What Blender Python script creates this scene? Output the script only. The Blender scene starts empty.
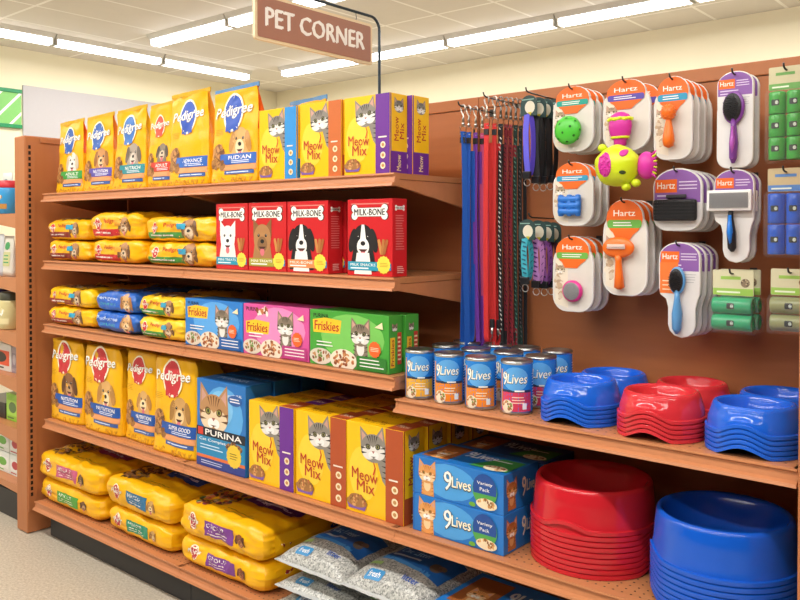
import bpy, math, random
from math import sin, cos, pi, radians
from mathutils import Vector, Matrix, noise
from mathutils.geometry import tessellate_polygon
random.seed(7)
scene = bpy.context.scene
COL = scene.collection

# ------------------------------------------------------------------ camera
EYE, FPX, YAW, PIT, CY = 1.6033, 815.1, radians(40.268), radians(0.9305), 243.47
cd = bpy.data.cameras.new('camera'); cam = bpy.data.objects.new('camera', cd); COL.objects.link(cam)
cam.location = (0, 0, EYE); cam.rotation_euler = (pi/2-PIT, 0, YAW)
cd.sensor_fit = 'HORIZONTAL'; cd.sensor_width = 36; cd.lens = FPX/800*36
cd.shift_y = -(300-CY)/800; cd.clip_start = .05; cd.clip_end = 100
scene.camera = cam
vs_ = scene.view_settings; scene.display_settings.display_device = 'sRGB'; vs_.view_transform = 'Standard'; vs_.look = 'None'; vs_.gamma = 1; vs_.use_curve_mapping = False; vs_.exposure = -0.6

def ray(x, y):
    a = (x-400)/FPX; b = -(y-CY)/FPX
    fw = cos(PIT)+b*sin(PIT); u = b*cos(PIT)-sin(PIT)
    return (a*cos(YAW)-fw*sin(YAW), a*sin(YAW)+fw*cos(YAW), u)
def onY(x, y, Y):            # point of the plane Y = const that the photo shows there
    d = ray(x, y); t = Y/d[1]; return d[0]*t, EYE+d[2]*t
def onZ(x, y, Z):
    d = ray(x, y); t = (Z-EYE)/d[2]; return d[0]*t, d[1]*t

# ------------------------------------------------------------------ materials
def lin(h):
    r = []
    for i in (0, 2, 4):
        c = int(h[i:i+2], 16)/255
        r.append(c/12.92 if c <= .04045 else ((c+.055)/1.055)**2.4)
    return r
_M = {}
def M(h, rough=.45, metal=0., var=.06, scale=30., bump=0., emit=0., trans=0., alpha=1., key=''):
    k = (h, rough, metal, var, scale, bump, emit, trans, alpha, key)
    if k in _M: return _M[k]
    m = bpy.data.materials.new('surface_'+h); m.use_nodes = True
    nt = m.node_tree; b = nt.nodes['Principled BSDF']
    c = lin(h); b.inputs['Roughness'].default_value = rough; b.inputs['Metallic'].default_value = metal
    b.inputs['Base Color'].default_value = (*c, 1)
    if var or bump:
        tc = nt.nodes.new('ShaderNodeTexCoord'); n = nt.nodes.new('ShaderNodeTexNoise')
        n.inputs['Scale'].default_value = scale; n.inputs['Detail'].default_value = 3
        nt.links.new(tc.outputs['Object'], n.inputs['Vector'])
    if var:
        mx = nt.nodes.new('ShaderNodeMix'); mx.data_type = 'RGBA'
        mx.inputs[6].default_value = (*[x*(1-var) for x in c], 1); mx.inputs[7].default_value = (*[min(1, x*(1+var)) for x in c], 1)
        nt.links.new(n.outputs['Fac'], mx.inputs[0]); nt.links.new(mx.outputs[2], b.inputs['Base Color'])
    if bump:
        bp = nt.nodes.new('ShaderNodeBump'); bp.inputs['Strength'].default_value = bump; bp.inputs['Distance'].default_value = .004
        nt.links.new(n.outputs['Fac'], bp.inputs['Height']); nt.links.new(bp.outputs['Normal'], b.inputs['Normal'])
    if emit:
        b.inputs['Emission Color'].default_value = (*c, 1); b.inputs['Emission Strength'].default_value = emit
    if trans: b.inputs['Transmission Weight'].default_value = trans
    if alpha < 1: b.inputs['Alpha'].default_value = alpha
    _M[k] = m
    return m
def wood(h, name, rough=.42, stretch=(1.2, 1, 14), var=.16):
    m = bpy.data.materials.new(name); m.use_nodes = True; nt = m.node_tree; b = nt.nodes['Principled BSDF']
    tc = nt.nodes.new('ShaderNodeTexCoord'); mp = nt.nodes.new('ShaderNodeMapping'); n = nt.nodes.new('ShaderNodeTexNoise')
    mp.inputs['Scale'].default_value = stretch; n.inputs['Scale'].default_value = 5; n.inputs['Detail'].default_value = 5
    mx = nt.nodes.new('ShaderNodeMix'); mx.data_type = 'RGBA'; c = lin(h)
    mx.inputs[6].default_value = (*[x*(1-var) for x in c], 1); mx.inputs[7].default_value = (*[min(1, x*(1+var)) for x in c], 1)
    L = nt.links.new
    L(tc.outputs['Object'], mp.inputs['Vector']); L(mp.outputs[0], n.inputs['Vector']); L(n.outputs['Fac'], mx.inputs[0]); L(mx.outputs[2], b.inputs['Base Color'])
    b.inputs['Roughness'].default_value = rough
    return m, nt, mx, b
BOARD = wood('AA663A', 'back_panel_laminate', .5, (1, 1, 9), .10)[0]
SHELF = wood('BF7D52', 'shelf_laminate', .4, (1, 8, 8), .09)[0]
PANEL = wood('B36F42', 'end_panel_laminate', .42, (6, 6, .8), .08)[0]
# punched shelf deck
DECK, nt, mx, b = wood('B87A4E', 'punched_shelf_deck', .4, (1, 6, 6), .08)
_tc = nt.nodes.new('ShaderNodeTexCoord'); _v = nt.nodes.new('ShaderNodeVectorMath'); _v.operation = 'FRACTION'
_s = nt.nodes.new('ShaderNodeVectorMath'); _s.operation = 'MULTIPLY'; _s.inputs[1].default_value = (39, 39, 0)
_d = nt.nodes.new('ShaderNodeVectorMath'); _d.operation = 'DISTANCE'; _d.inputs[1].default_value = (.5, .5, 0)
_l = nt.nodes.new('ShaderNodeMath'); _l.operation = 'LESS_THAN'; _l.inputs[1].default_value = .13
_x = nt.nodes.new('ShaderNodeMix'); _x.data_type = 'RGBA'; _x.inputs[7].default_value = (.02, .01, .006, 1)
L = nt.links.new
L(_tc.outputs['Object'], _s.inputs[0]); L(_s.outputs[0], _v.inputs[0]); L(_v.outputs[0], _d.inputs[0]); L(_d.outputs['Value'], _l.inputs[0])
L(_l.outputs[0], _x.inputs[0]); L(mx.outputs[2], _x.inputs[6]); L(_x.outputs[2], b.inputs['Base Color'])

YEL = 'F6C012'; YEL2 = 'EDB40C'; ORG = 'EF6B1E'; WHT = 'F4F2EC'; BLK = '17171A'; RED = 'C8232C'; BLU = '1F6FC0'; NAVY = '1C3F8C'; PUR = '6A2C91'; GRN = '3E9B45'
KIB = 'A2703C'; METAL = dict(rough=.28, metal=1., var=.05)
FILM = dict(rough=.3, var=.05, scale=12)
# ------------------------------------------------------------------ mesh builder
class MB:
    def __init__(s): s.v = []; s.f = []; s.m = []; s.ms = []; s.sm = []
    def mi(s, m):
        if m not in s.ms: s.ms.append(m)
        return s.ms.index(m)
    def add(s, vs, fs, m, smooth=False):
        o = len(s.v); s.v += [tuple(v) for v in vs]; k = s.mi(m)
        for f in fs: s.f.append([o+i for i in f]); s.m.append(k); s.sm.append(smooth)
    def box(s, x0, x1, y0, y1, z0, z1, m):
        v = [(x, y, z) for x in (x0, x1) for y in (y0, y1) for z in (z0, z1)]
        s.add(v, [(0, 1, 3, 2), (4, 6, 7, 5), (0, 4, 5, 1), (2, 3, 7, 6), (0, 2, 6, 4), (1, 5, 7, 3)], m)
    def bbox(s, x0, x1, y0, y1, z0, z1, m, r=.003):     # bevelled box
        import bmesh
        bm = bmesh.new(); bmesh.ops.create_cube(bm, size=1)
        for v in bm.verts: v.co = Vector(((x0+x1)/2+v.co.x*(x1-x0), (y0+y1)/2+v.co.y*(y1-y0), (z0+z1)/2+v.co.z*(z1-z0)))
        bmesh.ops.bevel(bm, geom=bm.edges[:], offset=r, segments=2, affect='EDGES', profile=.5)
        bm.verts.index_update()
        s.add([v.co[:] for v in bm.verts], [[v.index for v in f.verts] for f in bm.faces], m); bm.free()
    def extr(s, prof, axis, a, b_, m, smooth=False):    # profile (p,q) swept along axis
        n = len(prof)
        def P(p, q, t): return {'x': (t, p, q), 'y': (p, t, q), 'z': (p, q, t)}[axis]
        v = [P(p, q, a) for p, q in prof]+[P(p, q, b_) for p, q in prof]
        s.add(v, [(i, (i+1) % n, (i+1) % n+n, i+n) for i in range(n)]+[tuple(range(n)), tuple(range(2*n-1, n-1, -1))], m, smooth)
    def lathe(s, prof, m, n=32, c=(0, 0, 0), axis='z', smooth=True, caps=True):
        v = []
        for r, z in prof:
            for i in range(n):
                a = 2*pi*i/n; p = (r*cos(a), r*sin(a), z)
                if axis == 'y': p = (p[0], z, p[1])
                if axis == 'x': p = (z, p[0], p[1])
                v.append((p[0]+c[0], p[1]+c[1], p[2]+c[2]))
        f = [(j*n+i, j*n+(i+1) % n, (j+1)*n+(i+1) % n, (j+1)*n+i) for j in range(len(prof)-1) for i in range(n)]
        if caps: f += [tuple(range(n))[::-1], tuple(range((len(prof)-1)*n, len(prof)*n))]
        s.add(v, f, m, smooth)
    def tube(s, pts, r, m, n=8, closed=False):
        P = [Vector(p) for p in pts]; N = len(P); v = []; up = Vector((0, 0, 1))
        for i, p in enumerate(P):
            t = (P[(i+1) % N]-P[i-1]) if closed else (P[min(i+1, N-1)]-P[max(i-1, 0)])
            t.normalize(); a = t.cross(up)
            if a.length < .1: a = t.cross(Vector((1, 0, 0)))
            a.normalize(); b2 = t.cross(a); rr = r[i] if isinstance(r, (list, tuple)) else r
            for k in range(n): v.append(p+a*rr*cos(2*pi*k/n)+b2*rr*sin(2*pi*k/n))
        f = []
        for i in range(N if closed else N-1):
            j = (i+1) % N
            for k in range(n): f.append((i*n+k, i*n+(k+1) % n, j*n+(k+1) % n, j*n+k))
        if not closed: f += [tuple(range(n))[::-1], tuple(range((N-1)*n, N*n))]
        s.add(v, f, m, True)
    def ribbon(s, pts, wdir, w, th, m):                 # flat strap along pts
        P = [Vector(p) for p in pts]; W = Vector(wdir).normalized(); v = []; N = len(P)
        for i, p in enumerate(P):
            t = (P[min(i+1, N-1)]-P[max(i-1, 0)]).normalized(); n_ = t.cross(W).normalized()
            for a, c in ((-1, -1), (1, -1), (1, 1), (-1, 1)): v.append(p+W*w/2*a+n_*th/2*c)
        f = [(i*4+k, i*4+(k+1) % 4, i*4+4+(k+1) % 4, i*4+4+k) for i in range(N-1) for k in range(4)]
        f += [(3, 2, 1, 0), tuple(range(4*N-4, 4*N))]
        s.add(v, f, m)
    def ball(s, c, r, m, n=20, k=12, warp=None):
        v = []; rx, ry, rz = r if isinstance(r, (tuple, list)) else (r, r, r)
        for j in range(k+1):
            t = pi*j/k
            for i in range(n):
                a = 2*pi*i/n; d = Vector((sin(t)*cos(a), sin(t)*sin(a), cos(t)))
                q = warp(d) if warp else 1
                v.append((c[0]+d.x*rx*q, c[1]+d.y*ry*q, c[2]+d.z*rz*q))
        s.add(v, [(j*n+i, (j+1)*n+i, (j+1)*n+(i+1) % n, j*n+(i+1) % n) for j in range(k) for i in range(n)], m, True)
    def build(s, name, parent=None, loc=None, fixn=False):
        me = bpy.data.meshes.new(name); me.from_pydata(s.v, [], s.f)
        for m in s.ms: me.materials.append(m)
        me.polygons.foreach_set('material_index', s.m); me.polygons.foreach_set('use_smooth', s.sm)
        me.update()
        o = bpy.data.objects.new(name, me); COL.objects.link(o)
        if parent: o.parent = parent
        if loc: o.location = loc
        return o
def tag(o, label=None, cat=None, group=None, kind=None):
    if label: o['label'] = label
    if cat: o['category'] = cat
    if group: o['group'] = group
    if kind: o['kind'] = kind
    return o
def thing(name, loc, label, cat, group=None, rz=0):
    o = bpy.data.objects.new(name, None); COL.objects.link(o); o.location = loc; o.rotation_euler = (0, 0, rz)
    o.empty_display_size = .05
    return tag(o, label, cat, group)
def dup(root, loc, label, group=None, rz=None):
    c = root.copy(); COL.objects.link(c); c.location = loc
    if rz is not None: c.rotation_euler = (0, 0, rz)
    c['label'] = label
    if group: c['group'] = group
    for ch in list(root.children):
        d = ch.copy(); COL.objects.link(d); d.parent = c
        for g in list(ch.children):
            e = g.copy(); COL.objects.link(e); e.parent = d
    return c

# ------------------------------------------------------------------ printed graphics
_T = {}
def text2d(s):
    k = (s, 'text')
    if k in _T: return _T[k]
    cu = bpy.data.curves.new('lettering', 'FONT'); cu.body = s; cu.resolution_u = 2
    ob = bpy.data.objects.new('lettering', cu); COL.objects.link(ob)
    dg = bpy.context.evaluated_depsgraph_get(); ev = ob.evaluated_get(dg); me = ev.to_mesh(); me.calc_loop_triangles()
    vs = [(v.co.x, v.co.y) for v in me.vertices]; tr = [tuple(t.vertices) for t in me.loop_triangles]
    ev.to_mesh_clear(); bpy.data.objects.remove(ob); bpy.data.curves.remove(cu)
    x0 = min(v[0] for v in vs); x1 = max(v[0] for v in vs); y0 = min(v[1] for v in vs); y1 = max(v[1] for v in vs)
    vs = [((x-x0)/(x1-x0)-.5, (y-y0)/(y1-y0)-.5) for x, y in vs]
    _T[k] = (vs, tr); return _T[k]
class Art:
    def __init__(s, W=None, H=None):
        s.it = []; s.L = 0; s.X = None; s.clip = (.0006, .0006, W-.0006, H-.0006) if W else None
    def tr(s, p):
        if s.X:
            cx, cy, a, k = s.X; x, y = p[0]-cx, p[1]-cy
            return (cx+k*(x*cos(a)-y*sin(a)), cy+k*(x*sin(a)+y*cos(a)))
        return p
    def raw(s, vs, tris, c, **kw):
        vs = [s.tr(v) for v in vs]
        if s.clip:
            x0, y0, x1, y1 = s.clip
            if any(v[0] < x0 or v[0] > x1 or v[1] < y0 or v[1] > y1 for v in vs):
                V, T = [], []
                for t in tris:
                    P = [vs[i] for i in t]
                    for ax, lim, sg in ((0, x0, 1), (0, x1, -1), (1, y0, 1), (1, y1, -1)):
                        Q = []
                        for i in range(len(P)):
                            a, b = P[i-1], P[i]; da, db = (a[ax]-lim)*sg, (b[ax]-lim)*sg
                            if (da < 0) != (db < 0): k = da/(da-db); Q.append((a[0]+(b[0]-a[0])*k, a[1]+(b[1]-a[1])*k))
                            if db >= 0: Q.append(b)
                        P = Q
                        if len(P) < 3: break
                    if len(P) >= 3:
                        o = len(V); V += P; T += [(o, o+i, o+i+1) for i in range(1, len(P)-1)]
                vs, tris = V, T
                if not T: return
        s.it.append((vs, tris, M(c, **kw) if isinstance(c, str) else c, s.L)); s.L += 1
    def poly(s, pts, c, **kw):
        t = tessellate_polygon([[Vector((p[0], p[1], 0)) for p in pts]])
        s.raw(pts, [tuple(x) for x in t], c, **kw)
    def rect(s, x0, y0, x1, y1, c, **kw): s.raw([(x0, y0), (x1, y0), (x1, y1), (x0, y1)], [(0, 1, 2), (0, 2, 3)], c, **kw)
    def ell(s, cx, cy, rx, ry, c, n=18, rot=0, **kw):
        vs = [(cx, cy)]
        for i in range(n):
            a = 2*pi*i/n; x, y = rx*cos(a), ry*sin(a); vs.append((cx+x*cos(rot)-y*sin(rot), cy+x*sin(rot)+y*cos(rot)))
        s.raw(vs, [(0, 1+i, 1+(i+1) % n) for i in range(n)], c, **kw)
    def rr(s, x0, y0, x1, y1, r, c, **kw): s.poly(rrect(x0, y0, x1, y1, r), c, **kw)
    def star(s, cx, cy, r1, r2, n, c): s.raw([(cx, cy)]+[(cx+(r1 if i % 2 else r2)*cos(pi*i/n), cy+(r1 if i % 2 else r2)*sin(pi*i/n)) for i in range(2*n)], [(0, 1+i, 1+(i+1) % (2*n)) for i in range(2*n)], c)
    def text(s, t, cx, cy, w, h, c, shear=0, rot=0, bold=.02, slope=0):
        vs, tr = text2d(t); q = bold*h*.8
        for dx, dy in ((-q, -q*.6), (q, q*.6)):
            o = []
            for x, y in vs:
                X = x*w+y*h*shear+dx; Y = y*h+x*w*slope+dy; o.append((cx+X*cos(rot)-Y*sin(rot), cy+X*sin(rot)+Y*cos(rot)))
            s.raw(o, tr, c); s.L -= .5
        s.L += 0
    def lines(s, x0, y0, x1, y1, n, c, f=.35):          # rows of tiny illegible print
        st = (y1-y0)/n
        for i in range(n):
            y = y1-st*(i+.7); e = x1-(x1-x0)*random.uniform(0, .25)
            s.rect(x0, y, e, y+st*f, c)
    def blots(s, cx, cy, rx, ry, n, cols, r, seed=0):
        rnd = random.Random(seed); by = {}
        for i in range(n):
            a = rnd.uniform(0, 2*pi); q = rnd.random()**.5
            x = cx+rx*q*cos(a); y = cy+ry*q*sin(a)
            if isinstance(r, tuple): ra, rb = r
            else: ra, rb = r, r*.7
            s.ell(x, y, ra*rnd.uniform(.7, 1.2), rb*rnd.uniform(.7, 1.2), cols[i % len(cols)], n=7, rot=rnd.uniform(0, 3)); s.L -= .8
        s.L += 1
    def emit(s, mb, f, e0=.0005, st=.00006, maxe=None):
        for vs, tris, m, l in s.it:
            off = e0+st*l
            if maxe:
                V = list(vs); out = []; cache = {}
                stack = list(tris)
                def mid(a, b):
                    k = (min(a, b), max(a, b))
                    if k not in cache: cache[k] = len(V); V.append(((V[a][0]+V[b][0])/2, (V[a][1]+V[b][1])/2))
                    return cache[k]
                while stack:
                    a, b, c = stack.pop()
                    e = [(math.dist(V[a], V[b]), a, b, c), (math.dist(V[b], V[c]), b, c, a), (math.dist(V[c], V[a]), c, a, b)]
                    g, p, q, r = max(e)
                    if g > maxe: mm = mid(p, q); stack += [(p, mm, r), (mm, q, r)]
                    else: out.append((a, b, c))
                mb.add([f(u, v, off) for u, v in V], out, m, True)
            else: mb.add([f(u, v, off) for u, v in vs], tris, m)
def rrect(x0, y0, x1, y1, r, n=5):
    P = []
    for cx, cy, a0 in ((x1-r, y1-r, 0), (x0+r, y1-r, pi/2), (x0+r, y0+r, pi), (x1-r, y0+r, 1.5*pi)):
        for i in range(n+1): a = a0+pi/2*i/n; P.append((cx+r*cos(a), cy+r*sin(a)))
    return P

def cat(a, cx, cy, s, base='8C857C', dark='37332F', light='E6E2DC', eye='A09A5C', rot=0, body=0):
    X = a.X; a.X = (cx, cy, rot, 1)
    if body:
        a.poly([(cx-.3*s, cy-.2*s), (cx+.34*s, cy-.2*s), (cx+.42*s, cy-body*s), (cx-.34*s, cy-body*s)], base)
        a.ell(cx, cy-.5*s, .2*s, .3*s, light)
        for i in range(4):
            y = cy-.45*s-i*.16*s
            if y > cy-body*s+.08*s:
                for q in (-1, 1): a.poly([(cx+q*.36*s, y), (cx+q*.36*s, y+.05*s), (cx+q*.18*s, y-.03*s)], dark)
    for q in (-1, 1):
        a.poly([(cx+q*.5*s, cy+.02*s), (cx+q*.46*s, cy+.66*s), (cx+q*.08*s, cy+.3*s)], base)
        a.poly([(cx+q*.43*s, cy+.14*s), (cx+q*.42*s, cy+.54*s), (cx+q*.18*s, cy+.3*s)], 'C99A8C')
    a.ell(cx, cy, .5*s, .43*s, base)
    for q in (-1, 1): a.ell(cx+q*.2*s, cy-.12*s, .26*s, .22*s, light)
    for i in (-2, -1, 0, 1, 2):
        a.poly([(cx+i*.1*s-.025*s, cy+.4*s-.02*abs(i)*s), (cx+i*.1*s+.025*s, cy+.4*s-.02*abs(i)*s), (cx+i*.055*s, cy+.14*s)], dark)
    for q in (-1, 1):
        for j in (0, 1): a.poly([(cx+q*.5*s, cy+(.06-.15*j)*s), (cx+q*.47*s, cy+(-.01-.15*j)*s), (cx+q*.25*s, cy+(.0-.13*j)*s)], dark)
        a.ell(cx+q*.2*s, cy+.05*s, .105*s, .085*s, dark, rot=q*.3)
        a.ell(cx+q*.19*s, cy+.05*s, .066*s, .055*s, eye, n=12)
        a.ell(cx+q*.19*s, cy+.05*s, .038*s, .046*s, BLK, n=10)
        a.ell(cx+q*.09*s, cy-.2*s, .12*s, .1*s, 'F3F0EC', n=12)
    a.poly([(cx-.06*s, cy-.08*s), (cx+.06*s, cy-.08*s), (cx, cy-.155*s)], 'B56A62')
    a.poly([(cx-.11*s, cy-.24*s), (cx+.11*s, cy-.24*s), (cx, cy-.275*s)], dark)
    a.X = X
def dog(a, cx, cy, s, base='D9A45C', ear='B97F3E', muz='EED3A4', rot=0, blaze=None, up=False, chest=None):
    X = a.X; a.X = (cx, cy, rot, 1)
    if chest: a.poly([(cx-.34*s, cy-.1*s), (cx+.34*s, cy-.1*s), (cx+.5*s, cy-.85*s), (cx-.5*s, cy-.85*s)], chest)
    if up:
        for q in (-1, 1): a.poly([(cx+q*.42*s, cy+.05*s), (cx+q*.42*s, cy+.62*s), (cx+q*.1*s, cy+.34*s)], ear)
    a.ell(cx, cy, .4*s, .45*s, base)
    if blaze: a.poly([(cx-.05*s, cy+.44*s), (cx+.05*s, cy+.44*s), (cx+.13*s, cy-.1*s), (cx-.13*s, cy-.1*s)], blaze)
    if not up:
        for q in (-1, 1): a.ell(cx+q*.4*s, cy+.0*s, .13*s, .34*s, ear, rot=q*.25)
    a.ell(cx, cy-.17*s, .23*s, .24*s, muz)
    a.ell(cx, cy-.4*s, .1*s, .13*s, 'D9727C', n=12)
    a.poly([(cx-.17*s, cy-.24*s), (cx+.17*s, cy-.24*s), (cx+.08*s, cy-.31*s), (cx-.08*s, cy-.31*s)], '4A211C')
    a.ell(cx, cy-.08*s, .09*s, .065*s, BLK, n=12)
    for q in (-1, 1):
        a.ell(cx+q*.17*s, cy+.1*s, .05*s, .05*s, BLK, n=10); a.ell(cx+q*.18*s, cy+.115*s, .014*s, .014*s, WHT, n=6)
    a.X = X
def rosette(a, cx, cy, s, col, word='Pedigree', tw=1.75):
    a.ell(cx, cy, .53*s, .61*s, 'FAF2D8', n=24)
    a.poly([(cx-.36*s, cy-.3*s), (cx+.02*s, cy-.42*s), (cx-.12*s, cy-.66*s), (cx-.22*s, cy-.58*s), (cx-.36*s, cy-.6*s)], col)
    a.poly([(cx+.02*s, cy-.4*s), (cx+.32*s, cy-.3*s), (cx+.3*s, cy-.56*s), (cx+.2*s, cy-.56*s), (cx+.08*s, cy-.64*s)], col)
    a.ell(cx, cy, .46*s, .54*s, col)
    if word:
        a.text(word, cx, cy+.01*s, tw*s, .42*s, '8E7A3A', shear=.15, bold=.07, slope=.05)
        a.text(word, cx, cy+.02*s, tw*s, .42*s, WHT, shear=.15, bold=.04, slope=.05)

# ------------------------------------------------------------------ the room
def struct(name, mb, label=None):
    o = mb.build(name); o['kind'] = 'structure'; return o
WX, WY, HC = -8.65, 7.55, 3.52
floorM, nt, mx, b = wood('C9BFAF', 'speckled_vinyl_floor', .35, (1, 1, 1), .0)
n1 = nt.nodes.new('ShaderNodeTexNoise'); n1.inputs['Scale'].default_value = 85; n1.inputs['Detail'].default_value = 8; n1.inputs['Roughness'].default_value = .75
n2 = nt.nodes.new('ShaderNodeTexVoronoi'); n2.inputs['Scale'].default_value = 90
cr = nt.nodes.new('ShaderNodeValToRGB'); cr.color_ramp.elements[0].position = .35; cr.color_ramp.elements[1].position = .62
cr.color_ramp.elements[0].color = (*lin('A0937E'), 1); cr.color_ramp.elements[1].color = (*lin('CFC6B6'), 1)
tcf = nt.nodes.new('ShaderNodeTexCoord'); nt.links.new(tcf.outputs['Object'], n1.inputs['Vector']); nt.links.new(n1.outputs['Fac'], cr.inputs[0]); nt.links.new(cr.outputs[0], b.inputs['Base Color'])
mb = MB(); mb.box(WX-.1, 5, -5, WY+.1, -.1, 0, floorM); struct('floor', mb)
# ceiling with pale tile grid
ceilM, nt, mx, b = wood('D8D2CA', 'ceiling_tile', .9, (1, 1, 1), .04)
tcc = nt.nodes.new('ShaderNodeTexCoord'); sm = nt.nodes.new('ShaderNodeSeparateXYZ'); nt.links.new(tcc.outputs['Object'], sm.inputs[0])
def cell(sock, size, off):
    a = nt.nodes.new('ShaderNodeMath'); a.operation = 'ADD'; a.inputs[1].default_value = off; nt.links.new(sock, a.inputs[0])
    m_ = nt.nodes.new('ShaderNodeMath'); m_.operation = 'MULTIPLY'; m_.inputs[1].default_value = 1/size; nt.links.new(a.outputs[0], m_.inputs[0])
    fr = nt.nodes.new('ShaderNodeMath'); fr.operation = 'FRACT'; nt.links.new(m_.outputs[0], fr.inputs[0])
    l_ = nt.nodes.new('ShaderNodeMath'); l_.operation = 'LESS_THAN'; l_.inputs[1].default_value = .028/size; nt.links.new(fr.outputs[0], l_.inputs[0]); return l_
c1 = cell(sm.outputs[0], .61, .2); c2 = cell(sm.outputs[1], 1.22, .35)
mxx = nt.nodes.new('ShaderNodeMath'); mxx.operation = 'MAXIMUM'; nt.links.new(c1.outputs[0], mxx.inputs[0]); nt.links.new(c2.outputs[0], mxx.inputs[1])
gm = nt.nodes.new('ShaderNodeMix'); gm.data_type = 'RGBA'; gm.inputs[7].default_value = (*lin('F2EFEA'), 1)
nt.links.new(mxx.outputs[0], gm.inputs[0]); nt.links.new(mx.outputs[2], gm.inputs[6]); nt.links.new(gm.outputs[2], b.inputs['Base Color'])
mb = MB(); mb.box(WX-.1, 5, -5, WY+.1, HC, HC+.1, ceilM); struct('ceiling', mb)
wallM = M('F0E8CC', rough=.85, var=.02, scale=3)
mb = MB(); mb.box(WX-.1, 5, WY, WY+.1, 0, HC, wallM); struct('wall_back', mb)
mb = MB(); mb.box(WX-.1, WX, -5, WY, 0, HC, wallM); struct('wall_left', mb)
# white board fixed on the left wall
mb = MB(); mb.bbox(WX+.001, WX+.02, 4.02, 6.2, .9, 3.14, M('B8B5B9', rough=.6, var=.02)); o = mb.build('wall_board')
tag(o, 'plain pale grey board on the cream wall above the top shelf dog food bags', 'board')
# green striped sign
t = thing('wall_sign', (WX+.002, 3.62, 2.88), 'green sign with white diagonal stripes on the far left wall', 'sign')
mb = MB(); mb.bbox(0, .02, -.6, .38, -.2, .2, M('7CC06A', rough=.5), .002)
A = Art(); A.clip = (-.6, -.165, .38, .165)
for k in range(6):
    x = -.55+k*.2; A.poly([(x, -.165), (x+.035, -.165), (x+.34, .165), (x+.305, .165)], WHT)
A.poly([(-.16, .165), (.12, -.165), (.16, -.165), (-.12, .165)], WHT)
A.emit(mb, lambda u, v, o: (.02+o, u, v)); mb.build('sign_board', t)
mb = MB(); g = M('0E8A55', rough=.4)
for z0, z1 in ((-.205, -.165), (.165, .205)): mb.bbox(0, .032, -.61, .385, z0, z1, g, .004)
mb.build('sign_frame', t)

# ceiling light fixtures
tubeM = M('FFFFFF', rough=.3, var=0, emit=9, key='tube'); houM = M('D9D7D2', rough=.5, var=.02)
def fixture(name, x, y, along, label):
    t = thing('ceiling_light', (x, y, HC), label, 'light', 'strip lights on the ceiling', 0 if along == 'x' else pi/2)
    if name in _T:
        for ch in _T[name]: c = ch.copy(); COL.objects.link(c); c.parent = t
        return t
    h = MB(); h.extr([(-.10, 0), (.10, 0), (.07, -.045), (-.07, -.045)], 'x', .0, 1.205, houM); h.box(.005, .02, -.06, .06, -.105, -.045, houM); h.box(1.185, 1.2, -.06, .06, -.105, -.045, houM)
    a = h.build('housing', t)
    tb = MB(); tb.extr([(-.055, -.046), (.055, -.046), (.06, -.075), (.04, -.1), (-.04, -.1), (-.06, -.075)], 'x', .022, 1.183, tubeM)
    b_ = tb.build('lamp_tube', t); _T[name] = (a, b_); return t
S = 1.2192
OFF = 'strip light of the rows over the aisle, outside the picture'
for i, lb in ((-4, OFF), (-3, OFF), (-2, OFF), (-1, 'strip light of the left wall row, cut off by the left edge of the photo'), (0, 'strip light in the middle of the left wall row'),
              (1, 'strip light of the left wall row nearest the room corner')):
    fixture('fx', -7.8, 3.93+S*(i), 'y', lb)
for i, lb in enumerate(['leftmost strip light of the back wall row, behind the hanging sign', 'strip light of the back wall row seen just right of the sign pole',
                        'strip light of the back wall row above the leashes', 'strip light of the back wall row above the ball and chew toy cards', 'rightmost strip light of the back wall row, cut off by the photo', OFF, OFF]):
    fixture('fx', -7.29+S*i, 6.487, 'x', lb)
for i, lb in enumerate(['strip light at the far left end of the middle row, left of the hanging sign', 'strip light of the middle row partly behind the hanging sign', 'strip light of the middle row showing above the top of the hanging sign', OFF, OFF, OFF, OFF]):
    fixture('fx', -7.08+S*i, 4.607, 'x', lb)
for Y in (2.6, .6, -1.4, -3.4):
    for i in range(7): fixture('fx', -6.1+S*i, Y, 'x', OFF)
def lamp(x, y, z, sx, sy, power, rot=(0, 0, 0)):
    l = bpy.data.lights.new('tube_light', 'AREA'); l.shape = 'RECTANGLE'; l.size = sx; l.size_y = sy; l.energy = power; l.color = (1, .965, .91)
    o = bpy.data.objects.new('tube_light', l); COL.objects.link(o); o.location = (x, y, z); o.rotation_euler = rot
lamp(-4, 6.487, HC-.11, 8, .12, 130); lamp(-4, 4.607, HC-.11, 8, .12, 110); lamp(-7.8, 3, HC-.11, .12, 7, 72)
for Y, p in ((2.6, 10), (.6, 250), (-1.4, 170), (-3.4, 60)): lamp(-2, Y, HC-.11, 8.4, .12, p)
w = bpy.data.worlds.new('store'); scene.world = w; w.use_nodes = True
w.node_tree.nodes['Background'].inputs[0].default_value = (1, .965, .92, 1); w.node_tree.nodes['Background'].inputs[1].default_value = .06

# ------------------------------------------------------------------ gondola
D, B = 2.029, 2.517                       # shelf front, back panel
X0, X1, X2, X3 = -4.145, -2.919, -1.744, -.512
PLX, PRX, ZT = -4.257, -.502, 2.1
H1, H2, H3, HCN, H4, H5 = 1.793, 1.446, 1.118, 1.050, .622, .185
dark = M('3A2A22', rough=.6); kickM = M('2B2A2C', rough=.5)
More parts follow.
